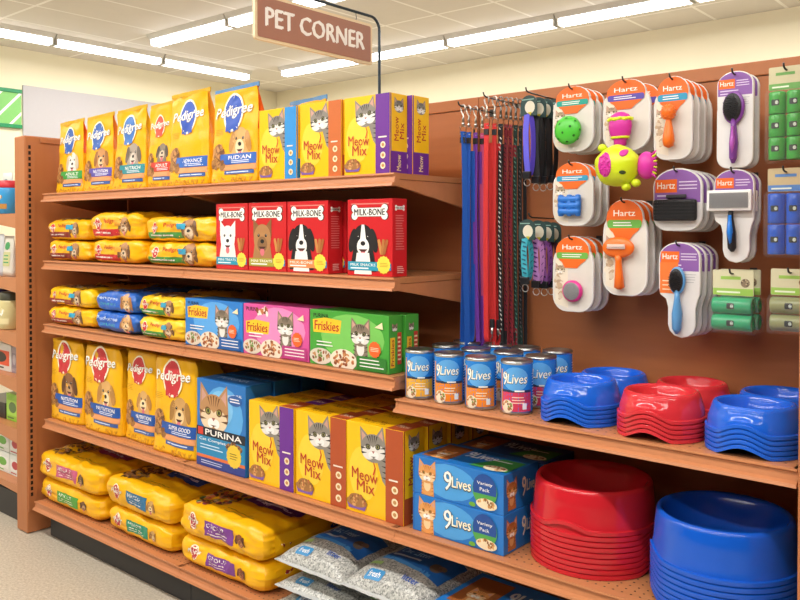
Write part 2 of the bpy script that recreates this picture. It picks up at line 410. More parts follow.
# end panels
def end_panel(x0, x1, y0, y1, z1, label, slots, slotside):
    t = thing('side_upright', (0, 0, 0), label, 'shelf end panel')
    mb = MB(); mb.bbox(x0, x1, y0, y1, .004, z1, PANEL, .006); mb.build('panel', t)
    if slots:
        mb = MB(); xs = x1 if slotside > 0 else x0
        mb.box(min(xs, xs+slotside*.006), max(xs, xs+slotside*.006), y0+.006, y0+.05, .12, z1-.01, PANEL)
        f = xs+slotside*.0062; dm = M('1B0F0B', rough=.9, var=0)
        z = .2
        while z < z1-.05:
            mb.box(min(f, f+slotside*.0006), max(f, f+slotside*.0006), y0+.016, y0+.029, z, z+.019, dm); z += .0305
        mb.build('slotted_strip', t)
        mb = MB(); mb.bbox(xs, xs+slotside*.008, y0+.08, y1-.01, z1-.035, z1-.008, PANEL, .003); mb.build('top_rail', t)
    return t
end_panel(-4.377, PLX, D-.04, B+.01, ZT, 'tall brown end panel with dark slots at the left end of the shelves', True, 1)
end_panel(PRX+.001, PRX+.04, 1.985, B+.01, ZT, 'brown end panel cut off by the right edge of the photo', False, 1)
# back panels per section, with cap rail
def back_panel(xa, xb, label):
    t = thing('back_panel', (0, 0, 0), label, 'back panel')
    mb = MB(); mb.box(xa+.002, xb-.002, B, B+.02, .14, ZT-.045, BOARD)
    mb.build('board', t)
    mb = MB(); mb.bbox(xa+.001, xb-.001, B-.006, B+.03, ZT-.043, ZT, PANEL, .003); mb.build('cap_rail', t)
    mb = MB(); mb.bbox(xb-.03, xb-.004, B-.009, B-.0005, .2, ZT-.046, PANEL, .001); dm = M('1B0F0B', rough=.9, var=0)
    z = .3
    while z < ZT-.1: mb.box(xb-.020, xb-.014, B-.0096, B-.0088, z, z+.02, dm); z += .0405
    mb.build('slotted_upright', t)
back_panel(PLX+.002, X1, 'brown back panel behind the left section of dog food shelves')
back_panel(X1, X2, 'brown back panel behind the cereal-style red treat boxes and middle shelves')
back_panel(X2, PRX+.01, 'brown back panel holding the hooks with leashes, toys and brushes')
LIP = [(.03, 0), (0, 0), (-.001, -.006), (.007, -.010), (.003, -.030), (-.008, -.035), (-.011, -.043), (.03, -.043)]
def shelf(xa, xb, yf, z, label, back=B-.012, deck=DECK, base=False):
    t = thing('gondola_shelf', (xa, yf, z), label, 'shelf', 'brown metal store shelves')
    W = xb-xa; dp = back-yf
    mb = MB(); mb.box(.004, W-.004, .031, dp, -.02, -.0006, deck); mb.build('deck', t)
    mb = MB(); mb.extr([(p, q) for p, q in LIP], 'x', .002, W-.002, SHELF)
    mb.extr([(p-.0015, q) for p, q in LIP], 'x', .0, .009, SHELF); mb.extr([(p-.0015, q) for p, q in LIP], 'x', W-.009, W, SHELF)
    mb.build('price_channel', t)
    if not base:
        for x in (.006, W-.018):
            mb = MB(); mb.extr([(.034, -.0215), (dp, -.0215), (dp, -.115), (dp-.04, -.115), (.034, -.044)], 'x', x, x+.012, SHELF)
            mb.build('bracket', t)
    return t
shelf(X0, X1-.001, D, H1, 'top left brown shelf under the standing dog food bags')
shelf(X1+.001, X2, D, H1, 'top brown shelf under the upright cat food cartons')
shelf(X0, X1-.001, D, H2, 'second brown shelf holding the yellow and red lying bags')
shelf(X1+.001, X2, D, H2, 'second brown shelf holding the four red treat boxes')
shelf(X0, X1-.001, D, H3, 'third brown shelf holding the yellow and blue lying bags')
shelf(X1+.001, X2, D, H3, 'third brown shelf holding the blue, pink and green cat food packs')
shelf(X2+.004, X3, D, HCN, 'brown shelf holding the cans and the smaller bowls')
shelf(X0, X1-.001, D, H4, 'fourth brown shelf under the four standing yellow bags')
shelf(X1+.001, X2-.001, D, H4, 'fourth brown shelf under the tall yellow and brown cartons')
shelf(X2+.001, X3, D, H4, 'fourth brown shelf with punched holes under the large bowls')
DB = 2.003
shelf(X0-.06, X1-.001, DB, H5, 'base shelf under the large lying dog food bags at the lower left', base=True)
shelf(X1+.001, X2-.001, DB, H5, 'base shelf under the grey litter bags', base=True)
shelf(X2+.001, X3, DB, H5, 'base shelf at the bottom right under the large bowl shelf', base=True)
for xa, xb, lb in ((X0-.01, X1, 'black kick plate under the lower left dog food bags'), (X1, X2, 'black kick plate under the litter bags'), (X2, X3, 'black kick plate at the bottom right of the shelves')):
    mb = MB(); mb.bbox(xa+.001, xb-.001, DB+.06, DB+.075, .001, H5-.045, kickM, .002); mb.box(xa+.02, xb-.02, DB+.075, B, .001, .1, kickM)
    tag(mb.build('kick_plate'), lb, 'kick plate')

# ------------------------------------------------------------------ surfaces for bags
def nz(x, y, z, f, sd): return noise.noise(Vector((x*f+sd*7.3, y*f+sd*3.1, z*f-sd*5.7)))
def crease(x, y, z, f, sd): return (1-abs(nz(x, y, z, f, sd))*2.4)
def spow(v, e): return math.copysign(abs(v)**e, v)
def stand_bag(name, x0, x1, yf, zb, H, Dp, lean, label, catg, group, art, col='F2B40E', side=ORG, seed=1, seam=True, folded=False, rz=0, neck=.0):
    """gusseted pouch standing up: flat base, front leaning back to a pinched top seam"""
    W = x1-x0; t = thing(name, ((x0+x1)/2, yf+Dp/2, zb), label, catg, group, rz)
    N = 5.5
    def sec(v):                       # half width, half depth, y centre
        if folded: d = Dp*(1-.35*max(0, (v-.8)/.2)**2)
        else: d = max(.006, Dp*(1-max(0, (v-.12)/.88)**1.25))
        w = W*(1-.015*sin(pi*v)-neck*v**2)*(.97+.03*min(1, v/.04))
        if folded: w = W*(1-.10*max(0, (v-.86)/.14)**2)
        yc = -Dp/2+d/2+(lean*v**1.1 if not folded else .012*v)
        return w/2, d/2, yc
    def wr(x, y, z):
        k = .0045+.006*max(0, z/H-.75)*3+(.004 if z < .03 else 0)
        return k*(nz(x, y, z, 9, seed)+.6*nz(x, y, z, 22, seed)+.35*crease(x, y*.3, z, 14, seed+3))
    def front(u, v, off):             # u in metres from the left edge, v metres up
        vv = min(1, max(0, v/H)); a, b_, yc = sec(vv); x = (u/W-.5)*2*a*.995; sl = (0 if folded else .005*(x/a)*vv**3)
        y = yc-b_*max(0, 1-min(1, abs(x/a))**N)**(1/N)
        return (x, y-wr(x, 0, v)-off, v+sl)
    mb = MB(); NR, NS = 34, 84; vs = []
    for j in range(NR+1):
        v = j/NR; a, b_, yc = sec(v)
        for i in range(NS):
            th = 2*pi*i/NS; x = a*spow(cos(th), 2/N); y = b_*spow(sin(th), 2/N)
            sg = -1 if y < 0 else 1; g = wr(x, 0, v*H)
            fold = -.022*(1-abs(y/b_))*min(1, v*1.3)*spow(cos(th), 1) if abs(cos(th)) > .93 else 0   # gusset tucks in
            vs.append((x+fold, yc+y+sg*g*min(1, abs(y/b_)*1.2), v*H+(0 if folded else .005*(x/a)*v**3)))
    mf, ms_ = M(col, bump=.6, **FILM), M(side, bump=.6, **FILM)
    fm, fs = [], []
    for j in range(NR):
        for i in range(NS):
            f = (j*NS+i, j*NS+(i+1) % NS, (j+1)*NS+(i+1) % NS, (j+1)*NS+i)
            c = cos(2*pi*(i+.5)/NS)
            (fs if (abs(c) > .9 and j > NR*.55) else fm).append(f)
    fm.append(tuple(range(NS))[::-1])
    if folded: fm.append(tuple(range(NR*NS, NR*NS+NS)))
    mb.add(vs, fm, mf, True)
    o = len(mb.v)-len(vs); k = mb.mi(ms_)
    for f in fs: mb.f.append([o+q for q in f]); mb.m.append(k); mb.sm.append(True)
    art.emit(mb, front, e0=.0008, st=.00007, maxe=.016)
    mb.build('bag_body', t)
    a, b_, yc = sec(1)
    if not folded and seam:
        mb = MB(); n = 16; mb.ribbon([(-a+2*a*i/n, yc+wr(-a+2*a*i/n, 0, H)*.6, H+.007+.005*(-1+2*i/n)) for i in range(n+1)], (0, 0, 1), .018, .004, M(seam if isinstance(seam, str) else 'D9A81A', **FILM)); mb.build('top_seam', t)
    if folded:
        mb = MB(); mb.tube([(-a*.9, yc+.01, H-.006), (0, yc+.02, H), (a*.9, yc+.01, H-.004)], [.012, .016, .012], mf, 10); mb.build('rolled_top', t)
    return t
def cushion(name, x0, x1, y0, y1, z0, z1, label, catg, group, front=None, top=None, right=None, col='F2B40E', p=(5, 4, 3.2), seed=1, wr=.007, mat=None, rz=0, tuck=True, rough=None):
    """filled bag lying flat"""
    a, b_, c = (x1-x0)/2, (y1-y0)/2, (z1-z0)/2
    t = thing(name, ((x0+x1)/2, (y0+y1)/2, z0), label, catg, group, rz)
    px, py, pz = p
    def F(x, y, z): return abs(x/a)**px+abs(y/b_)**py+abs(z/c)**pz
    def disp(x, y, z, off=0):
        n_ = Vector((px*spow(x/a, px-1)/a, py*spow(y/b_, py-1)/b_, pz*spow(z/c, pz-1)/c))
        n_ = n_.normalized() if n_.length > 1e-6 else Vector((0, 0, 1))
        g = wr*(1.1*nz(x, y, z, 7, seed)+.9*crease(x*.8, y, z, 12, seed+2)+.5*crease(x, y, z*1.5, 25, seed+5)-.6)
        if n_.z < -.3: g = min(g, 0)
        e = abs(x)/a
        if e > .8: g += -.010*(abs(sin(40*z+seed))*(e-.8)/.2)                 # gathered ends
        q = Vector((x, y, z))+n_*(max(-.016, min(g, .005))+off)
        q.z = max(q.z, -c)
        return (q.x, q.y, q.z+c)
    def solve(x=None, y=None, z=None):
        if y is None:
            r = 1-min(1, abs(x/a))**px-min(1, abs(z/c))**pz; return -b_*max(0, r)**(1/py)
        if z is None:
            r = 1-min(1, abs(x/a))**px-min(1, abs(y/b_))**py; return c*max(0, r)**(1/pz)
        r = 1-min(1, abs(y/b_))**py-min(1, abs(z/c))**pz; return a*max(0, r)**(1/px)
    ff = lambda u, v, o: disp(u-a, solve(x=u-a, z=v-c), v-c, o)
    ft = lambda u, v, o: disp(u-a, v-b_, solve(x=u-a, y=v-b_), o)
    fr = lambda u, v, o: disp(solve(y=u-b_, z=v-c), u-b_, v-c, o)
    mb = MB(); m = mat or M(col, bump=.6, **FILM); N = 30
    for ax in range(3):
        for sg in (-1, 1):
            vs = []
            for i in range(N+1):
                for j in range(N+1):
                    s_, t_ = math.tan((i/N*2-1)*pi/4), math.tan((j/N*2-1)*pi/4)
                    d = [(sg, s_, t_), (t_, sg, s_), (s_, t_, sg)][ax]; d = (d[0]*a, d[1]*b_, d[2]*c)
                    lo, hi = 0, 1.3
                    for _k in range(22):
                        md = (lo+hi)/2
                        if F(d[0]*md, d[1]*md, d[2]*md) < 1: lo = md
                        else: hi = md
                    vs.append(disp(d[0]*lo, d[1]*lo, d[2]*lo))
            fc = []
            for i in range(N):
                for j in range(N):
                    q = (i*(N+1)+j, i*(N+1)+j+1, (i+1)*(N+1)+j+1, (i+1)*(N+1)+j)
                    fc.append(q if sg < 0 else q[::-1])
            mb.add(vs, fc, m, True)
    for A_, f in ((front, ff), (top, ft), (right, fr)):
        if A_: A_.emit(mb, f, e0=.0012, st=.00007, maxe=.014)
    mb.build('bag_body', t)
    if tuck:                                        # folded, glued end flap on the right
        mb = MB(); vs = []
        pts = [(a*.985, y*b_*.72, c+z*c*.5) for y, z in ((-1, -1), (1, -1), (1, 1), (-1, 1))]
        cx = a+.003
        mb.add(pts+[(cx, -b_*.5, c-.004), (cx, b_*.5, c-.004)], [(0, 1, 5, 4), (1, 2, 5), (2, 3, 4, 5), (3, 0, 4)], m); mb.build('folded_end', t)
    return t

# ------------------------------------------------------------------ top shelf: standing bags
def dogbag_art(W, H, logo, lab, words, dogc=None, word='Pedigree', low=False, sz=1.0):
    a = Art(W, H)
    a.blots(W*.5, H*.04, W*.42, H*.02, 30, ['D89B1A', 'C98A18'], (.012, .004), 5)
    a.lines(W*.1, H*.53, W*.3, H*.6, 4, 'B58A20', .2)
    if dogc != 'none':
        dog(a, W*.66, H*.44, W*.42, *(dogc or ('D9A45C', 'B97F3E', 'EED3A4')), chest=(dogc or ['D9A45C'])[0])
    a.ell(W*.2, H*.33, W*.12, H*.1, 'B07A45'); a.blots(W*.2, H*.33, W*.11, H*.09, 26, ['8C5B2E', 'C58C52', '6B4222'], .012, 2)
    a.rect(W*.26, H*.2, W*.97, H*.315, lab)
    a.text(words, W*.66, H*.272, W*.46, H*.04, WHT, bold=.04); a.lines(W*.5, H*.21, W*.92, H*.245, 2, 'E8ECF4', .4)
    a.rect(W*.3, H*.14, W*.97, H*.195, 'EBA06A'); a.rect(W*.36, H*.095, W*.95, H*.135, '3C5E9E')
    a.lines(W*.4, H*.10, W*.9, H*.13, 1, 'C9D6EE', .4)
    a.blots(W*.2, H*.2, W*.14, H*.05, 14, ['A2703C', 'B98348', '7E5228'], .018, 4)
    rosette(a, W*.5, H*.76, W*.42*sz, logo, word, 1.85)
    return a
DOGFOOD = 'standing yellow dog food bags on the top shelf'
TOP = [  # x0, x1, height, logo colour, label colour, word, dog colours, label text, dx lean
 (-4.175, -3.905, .362, '2E5FB0', '3E9B45', 'ADULT', ('E8E2D8', 'C9B9A0', 'F3EEE6'), 'yellow dog food bag with green band, leftmost on the top shelf', ORG),
 (-3.898, -3.622, .368, '2E5FB0', '5B52A8', 'NUTRITION', ('C98F58', '9C6636', 'E5C9A0'), 'yellow dog food bag with purple band, second from the left on the top shelf', 'E8842A'),
 (-3.615, -3.335, .375, '3470BC', '2C8C96', 'NUTRICH', ('A89A8C', '6F6257', 'D8CCBE'), 'yellow dog food bag with teal band, third from the left on the top shelf', YEL2),
 (-3.325, -3.125, .372, 'D64A34', 'D0402E', 'ADULT', ('8A7A66', '4E4238', 'CDBB9F'), 'narrow yellow dog food bag with red logo and red band on the top shelf', YEL2),
 (-3.115, -2.82, .392, '2450B4', '2B62B8', 'ADVANCE', 'none', 'yellow bag with large blue logo and no dog, fifth on the top shelf', 'EFA01C'),
 (-2.81, -2.502, .378, '2450B4', '2B62B8', 'FUDIAN', ('D8A866', 'C08A4A', 'F0D9AE'), 'tallest yellow bag with smiling dog and blue top seam, sixth on the top shelf', ORG)]
for i, (xa, xb, h, lg, lb, wd, dc, label, sd) in enumerate(TOP):
    yf = D+.075-(.03 if i > 3 else 0)
    stand_bag('dog_food_bag', xa, xb, yf, H1+.001, h, .15, .03, label, 'pet food bag', DOGFOOD, dogbag_art(xb-xa, h, lg, lb, wd, dc), side=sd, neck=.09, seed=i+1, seam='5F8FC0' if i == 5 else 'D9A81A')
a = Art(); W, h = .2, .30; a.blots(W*.6, h*.93, .05, .010, 20, ['A2703C', '7E5228', 'D89B5A'], .01)
stand_bag('dog_food_bag', -2.475, -2.26, D+.17, H1+.001, .315, .12, .03, 'yellow bag with blue top seam, mostly hidden behind the blue striped cat food carton', 'pet food bag', DOGFOOD, a, side='C8482A', seed=9, seam='5F8FC0')

# ------------------------------------------------------------------ cartons
def carton(name, x0, yf, z0, W, H, Dp, label, catg, group, col, front=None, right=None, top=None, sidecol=None, topcol=None, rz=0):
    t = MB(); c1 = M(col, rough=.32, var=.03, scale=8)
    t.bbox(0, W, 0, Dp, 0, H, c1, .0012)
    if front: front.emit(t, lambda u, v, o: (u, -o, v), e0=.0004)
    if right: right.emit(t, lambda u, v, o: (W+o, u, v), e0=.0004)
    if top: top.emit(t, lambda u, v, o: (u, v, H+o), e0=.0004)
    o = t.build(name); o.location = (x0, yf, z0); o.rotation_euler = (0, 0, rz)
    return tag(o, label, catg, group)
def kibble_bowl(a, cx, cy, r, bowl='7B5AA6'):
    a.poly([(cx-r, cy), (cx+r, cy), (cx+r*.75, cy-r*.5), (cx-r*.75, cy-r*.5)], bowl)
    a.ell(cx, cy, r, r*.35, 'A2703C'); a.ell(cx, cy+r*.2, r*.75, r*.4, 'A2703C')
    a.blots(cx, cy+r*.15, r*.85, r*.4, 30, ['C08A50', '7E5228', 'D8A468', 'B5653A'], r*.12, 3)
def meow_art(W, H, st):
    a = Art(W, H); y = W*.70
    a.ell(W*.3, H*.45, W*.26, H*.3, 'FAD03C')
    a.poly([(W*.5, H*.72), (W*.71, H*.78), (W*.71, H*.36), (W*.64, H*.42)], '8C857C')
    for i in range(5): a.poly([(W*.71, H*(.44+.06*i)), (W*.71, H*(.465+.06*i)), (W*.62, H*(.46+.06*i))], '37332F')
    cat(a, W*.48, H*.75, W*.44, rot=.12)
    a.rect(0, 0, .0001, H, YEL)
    a.rect(y, 0, W, H, st)
    for i, wd in enumerate(('Meow', 'Mix')):
        a.text(wd, W*(.33+.02*i), H*(.435-.125*i), W*(.46-.14*i), H*.125, 'B83A22', bold=.01, slope=-.04)
    a.poly([(W*.5, H*.46), (W*.53, H*.54), (W*.5, H*.6), (W*.485, H*.6), (W*.51, H*.54), (W*.475, H*.46)], 'C8361F')
    kibble_bowl(a, W*.19, H*.12, W*.19)
    a.lines(W*.76, H*.44, W*.95, H*.47, 1, 'F1E2D2', .6)
    for k in range(3):
        a.ell(W*.86, H*(.36-.13*k), W*.055, H*.042, 'F0DDB8', n=14); a.ell(W*.86, H*(.36-.13*k), W*.03, H*.022, 'C08A50', n=8)
    return a
def meow_side(Dp, H, st, patt=True):
    a = Art(Dp, H); a.rect(0, 0, Dp, H, YEL); a.rect(0, 0, Dp, H*.28, st); a.rect(0, 0, Dp*.06, H, st)
    a.text('Meow', Dp*.36, H*.56, H*.3, Dp*.26, 'B83A22', rot=pi/2, bold=.02); a.text('Mix', Dp*.68, H*.54, H*.2, Dp*.26, 'B83A22', rot=pi/2, bold=.02)
    a.text('Meow', Dp*.5, H*.14, H*.2, Dp*.25, 'F3DCA0', rot=pi/2)
    cat(a, Dp*.5, H*.84, Dp*.55)
    return a
def meow_top(W, Dp, st):
    a = Art(W, Dp); a.rect(W*.7, 0, W, Dp, st); a.text('Meow Mix', W*.36, Dp*.45, W*.44, Dp*.4, 'A87410', bold=.01); a.text('Meow', W*.85, Dp*.5, W*.2, Dp*.3, 'E7C9A8'); return a
BRN = 'B5562A'; MP = 'cat food cartons on the top shelf'
mw = .213; mh = .27
carton('cat_food_carton', -2.458, D+.03, H1+.001, mw, mh, .09, 'yellow cat food carton with a light blue stripe on the top shelf', 'cat food box', MP, YEL, meow_art(mw, mh, '2E8FD6'), meow_side(.09, mh, '2E8FD6'))
carton('cat_food_carton', -2.226, D+.03, H1+.001, mw, mh, .09, 'yellow cat food carton with an orange-brown stripe on the top shelf', 'cat food box', MP, YEL, meow_art(mw, mh, 'C8682E'), meow_side(.09, mh, 'C8682E'))
carton('cat_food_carton', -2.0, D+.03, H1+.001, mw, mh, .088, 'yellow cat food carton with a purple stripe, front right of the top shelf', 'cat food box', MP, YEL, meow_art(mw, mh, PUR), meow_side(.088, mh, PUR))
carton('cat_food_carton', -1.978, D+.122, H1+.001, mw, mh, .088, 'purple striped cat food carton behind the rightmost front carton on the top shelf', 'cat food box', MP, YEL, meow_art(mw, mh, PUR), meow_side(.088, mh, PUR))
for i, (xa, st, nm) in enumerate(((-2.226, 'C8682E', 'orange-brown striped'), )):
    carton('cat_food_carton', xa+.022, D+.135, H1+.001, mw, mh, .09, 'yellow cat food carton behind the front %s one on the top shelf' % nm, 'cat food box', MP, YEL, meow_art(mw, mh, st), meow_side(.09, mh, st))

# red treat boxes
def bone(a, cx, cy, w, h, c):
    a.rect(cx-w*.42, cy-h*.3, cx+w*.42, cy+h*.3, c)
    for q in (-1, 1):
        for r in (-1, 1): a.ell(cx+q*w*.42, cy+r*h*.26, h*.3, h*.28, c, n=12)
def milk_art(W, H, k):
    a = Art(W, H); a.rect(W*.08, H*.93, W*.92, H*.945, 'E88A80')
    bone(a, W*.5, H*.83, W*.82, H*.2, BLK); bone(a, W*.5, H*.83, W*.79, H*.185, 'FBF7EE')
    a.text('MILK-BONE', W*.5, H*.83, W*.68, H*.085, BLK, bold=.04)
    if k == 0: dog(a, W*.38, H*.47, W*.58, 'F2EFEA', 'F2EFEA', 'FFFFFF', up=True, chest='EDE8E2')
    if k == 1: dog(a, W*.38, H*.47, W*.58, 'B07E4E', '8A5C34', '8A6440', up=True, chest='A87A4C')
    if k >= 2:
        dog(a, W*.36, H*.46, W*.6, '1C1A1C', '1C1A1C', 'F2EFEA', blaze='F2EFEA', chest='1C1A1C')
        a.poly([(W*.22, H*.3), (W*.5, H*.3), (W*.56, H*.02), (W*.16, H*.02)], 'F2EFEA')
    for j, (dx, r) in enumerate(((.74, .25), (.8, -.1), (.86, -.3))):
        x, y = W*dx, H*.38; X = a.X; a.X = (x, y, r, 1); a.rr(x-W*.03, y-H*.1, x+W*.03, y+H*.1, W*.025, ('C98A4A', 'B5743A', 'A8622E')[j]); a.X = X
    a.rect(W*.02, H*.07, W*.72, H*.185, ('1F96B4', 'A8A03C', 'E08A50', '1F96B4')[k]); a.text(('MINI TREATS', 'MINI TREATS', 'MILK-BONE', 'MILK SNACKS')[k], W*.36, H*.145, W*.56, H*.035, WHT)
    a.lines(W*.08, H*.08, W*.6, H*.115, 1, 'E8F2F4', .5)
    a.rect(W*.86, H*.08, W*.98, H*.17, '2A7FB8')
    a.star(W*.82, H*.15, W*.15, W*.135, 14, 'F2D84A'); a.lines(W*.74, H*.12, W*.92, H*.18, 3, 'B58A20', .35)
    return a
def milk_side(Dp, H):
    a = Art(Dp, H); bone(a, Dp*.5, H*.88, Dp*.62, H*.07, 'FBF7EE'); a.text('MILK-BONE', Dp*.5, H*.88, Dp*.5, H*.025, BLK)
    a.lines(Dp*.2, H*.34, Dp*.8, H*.8, 14, 'E2807C', .3); a.lines(Dp*.3, H*.04, Dp*.8, H*.14, 4, 'F0C0BA', .4); return a
for k, (xa, w, lb) in enumerate(((-2.722, .2, 'red dog treat box with a white dog, leftmost of the red boxes'), (-2.516, .218, 'red dog treat box with a brown long-haired dog'),
                                (-2.291, .215, 'red dog treat box with a black and white dog and an orange band'), (-1.979, .207, 'red dog treat box with a black and white dog, standing apart at the right end'))):
    carton('dog_treat_box', xa, D+.024, H2+.001, w, .263, .075, lb, 'dog treat box', 'red dog treat boxes on the second shelf', 'CC2229', milk_art(w, .263, k), milk_side(.075, .263))
    if k == 2: carton('dog_treat_box', xa+.012, D+.105, H2+.001, w, .26, .075, 'red dog treat box set back in the gap left of the rightmost one', 'dog treat box', 'red dog treat boxes on the second shelf', 'CC2229', milk_art(w, .26, k), milk_side(.075, .26))

# cat food multipacks
def frisk_art(W, H, k):
    a = Art(W, H); c = ('2C7FD0', 'D8559C', '48A23C')[k]; lt = ('5AA6E8', 'EE8CC0', '78C45C')[k]; dk = ('1C5CA8', 'B83A80', '2E7A2C')[k]
    a.ell(W*.55, H*.55, W*.4, H*.42, lt); a.rect(0, H*.0, W*.0005, H, c)
    a.text('PURINA', W*.15, H*.9, W*.2, H*.075, BLK, bold=.04)
    if k == 1: a.blots(W*.33, H*.86, W*.12, H*.08, 14, ['F3E4D8', '8A4A2A', 'C87A4A'], W*.03, 7)
    yo = .72 if k != 1 else .55
    a.poly([(W*.05, H*(yo-.13)), (W*.40, H*(yo-.12)), (W*.42, H*(yo+.12)), (W*.2, H*(yo+.15)), (W*.04, H*(yo+.1))], 'F4C52C')
    a.text('Friskies', W*.225, H*yo, W*.32, H*.17, 'B02A20', bold=.035)
    cat(a, W*.66, H*.62, W*.24, base='8A7A68', rot=0, body=1.25)
    a.ell(W*.15, H*.16, W*.15, H*.15, 'D8CDBE'); a.blots(W*.15, H*.17, W*.12, H*.1, 26, ['9A5C34', 'C08450', '6B8C3A', '7A4424'], W*.018, 1)
    a.ell(W*.45, H*.14, W*.17, H*.2, 'E8DCC8'); a.blots(W*.45, H*.16, W*.14, H*.14, 34, ['B0683A', '8A4A2A', 'C98A54'], W*.02, 8)
    a.lines(W*.1, H*.34, W*.36, H*.46, 2, WHT, .35)
    a.star(W*.84, H*.4, W*.075, W*.068, 12, 'E8642A'); a.lines(W*.79, H*.36, W*.89, H*.44, 3, 'FBE3C8', .35)
    a.poly([(W*.84, H*.78), (W*.93, H*.88), (W*.94, H*.76)], 'F3E4B8')
    a.rect(W*.62, H*.02, W*.98, H*.26, dk); a.lines(W*.66, H*.06, W*.96, H*.24, 3, WHT, .3)
    return a
def frisk_side(Dp, H, k):
    a = Art(Dp, H); a.rect(Dp*.1, H*.1, Dp*.45, H*.62, 'F4C52C'); a.text('Friskies', Dp*.28, H*.36, H*.45, Dp*.22, 'B02A20', rot=pi/2, bold=.03)
    cat(a, Dp*.42, H*.78, Dp*.4, base='8A7A68'); a.rect(Dp*.6, H*.15, Dp*.9, H*.7, 'C8402E'); a.lines(Dp*.63, H*.2, Dp*.87, H*.65, 6, 'F4D8B0', .4); return a
FR = 'cat food multipacks on the third shelf'
for k, (xa, w, nm, c) in enumerate(((-2.936, .381, 'blue', '2C7FD0'), (-2.549, .374, 'pink', 'D8559C'), (-2.169, .381, 'green', '48A23C'))):
    carton('cat_food_multipack', xa, D+.024, H3+.001, w, .197, .07, '%s cat food variety pack with a tabby cat on the third shelf' % nm, 'cat food box', FR, c, frisk_art(w, .197, k), frisk_side(.07, .197, k))
    carton('cat_food_multipack', xa+.01, D+.1, H3+.001, w, .195, .07, '%s cat food variety pack in the second row, behind the front %s pack' % (nm, nm), 'cat food box', FR, c, frisk_art(w, .195, k), frisk_side(.07, .195, k))

# purina box (fourth shelf)
def pur_art(W, H):
    a = Art(W, H); a.ell(W*.55, H*.62, W*.4, H*.33, '5AA8E4'); a.ell(W*.5, H*.7, W*.25, H*.2, '7CC0EE')
    cat(a, W*.36, H*.62, W*.6, base='B98A5C', dark='6E4728', light='E8D2B0', eye='9FA84A', body=.95)
    a.text('NATURAL', W*.8, H*.87, W*.28, H*.03, WHT, slope=.1); a.ell(W*.8, H*.82, W*.14, H*.06, '2C5FA8'); a.lines(W*.7, H*.79, W*.9, H*.85, 2, WHT, .4)
    a.rect(0, H*.35, W, H*.455, '151C2C', rough=.3); a.rect(W*.03, H*.36, W*.14, H*.445, 'D03A30'); a.text('PURINA', W*.56, H*.402, W*.74, H*.065, WHT, bold=.04)
    a.rect(0, H*.12, W, H*.35, '1F86B8'); a.text('Cat Complete', W*.36, H*.31, W*.6, H*.04, WHT); a.lines(W*.08, H*.2, W*.6, H*.27, 2, 'CFE6F2', .3)
    a.ell(W*.78, H*.29, W*.17, H*.05, '6A4A3A'); a.blots(W*.78, H*.3, W*.15, H*.04, 26, ['8A5A3A', 'A87444', '5A3A28'], W*.026)
    a.rect(0, H*.1, W, H*.135, 'E0703A'); a.rect(0, 0, W, H*.1, '2A3F8C'); a.lines(W*.1, H*.03, W*.6, H*.08, 2, 'C8D2EE', .35)
    a.star(W*.78, H*.2, W*.15, W*.14, 14, 'E8C53A'); a.lines(W*.7, H*.16, W*.87, H*.24, 3, '8A6A1A', .35)
    return a
w = .318
pa = Art(); pa.rect(.02, .02, w-.02, .12, '2C6FB8'); pa.text('PURINA', w*.5, .07, w*.6, .03, 'A8C8E8')
for r in range(3):
    carton('cat_food_box', -2.856+r*.006, D+.024+r*.145, H4+.001, w, .362, .135, ['large blue cat food box with a brown tabby on the fourth shelf', 'large blue cat food box in the second row, behind the front blue box', 'large blue cat food box in the back row against the panel'][r], 'cat food box', 'blue cat food boxes on the fourth shelf', '2474C0', pur_art(w, .362), None, pa)
# meow cartons fourth shelf, three columns deep rows
MB4 = 'tall yellow cat food cartons on the fourth shelf'
mw, mh, md = .26, .315, .105
POS = ('purple', 'middle brown', 'right brown')
for c, (xa, st) in enumerate(((-2.517, PUR), (-2.245, 'B04E26'), (-1.983, 'B04E26'))):
    for r in range(4):
        if c == 0 and r == 3: continue
        lb = {0: 'yellow cat food carton with a purple stripe at the front of the fourth shelf', 1: 'brown striped yellow cat food carton, middle of three in front on the fourth shelf', 2: 'brown striped yellow cat food carton, right of three in front on the fourth shelf'}[c] if r == 0 else \
            'yellow cat food carton, %s row behind the front carton with the %s stripe' % (('', 'second', 'third', 'fourth')[r], POS[c])
        carton('cat_food_carton', xa+r*.012, D+.024+r*.113, H4+.001, mw, mh-(.0 if r == 0 else .004), md, lb, 'cat food box', MB4, YEL, meow_art(mw, mh, st) if r < 1 else None, meow_side(md, mh, st) if c == 2 else None, meow_top(mw, md, st if (r+c) % 3 else 'B04E26'))
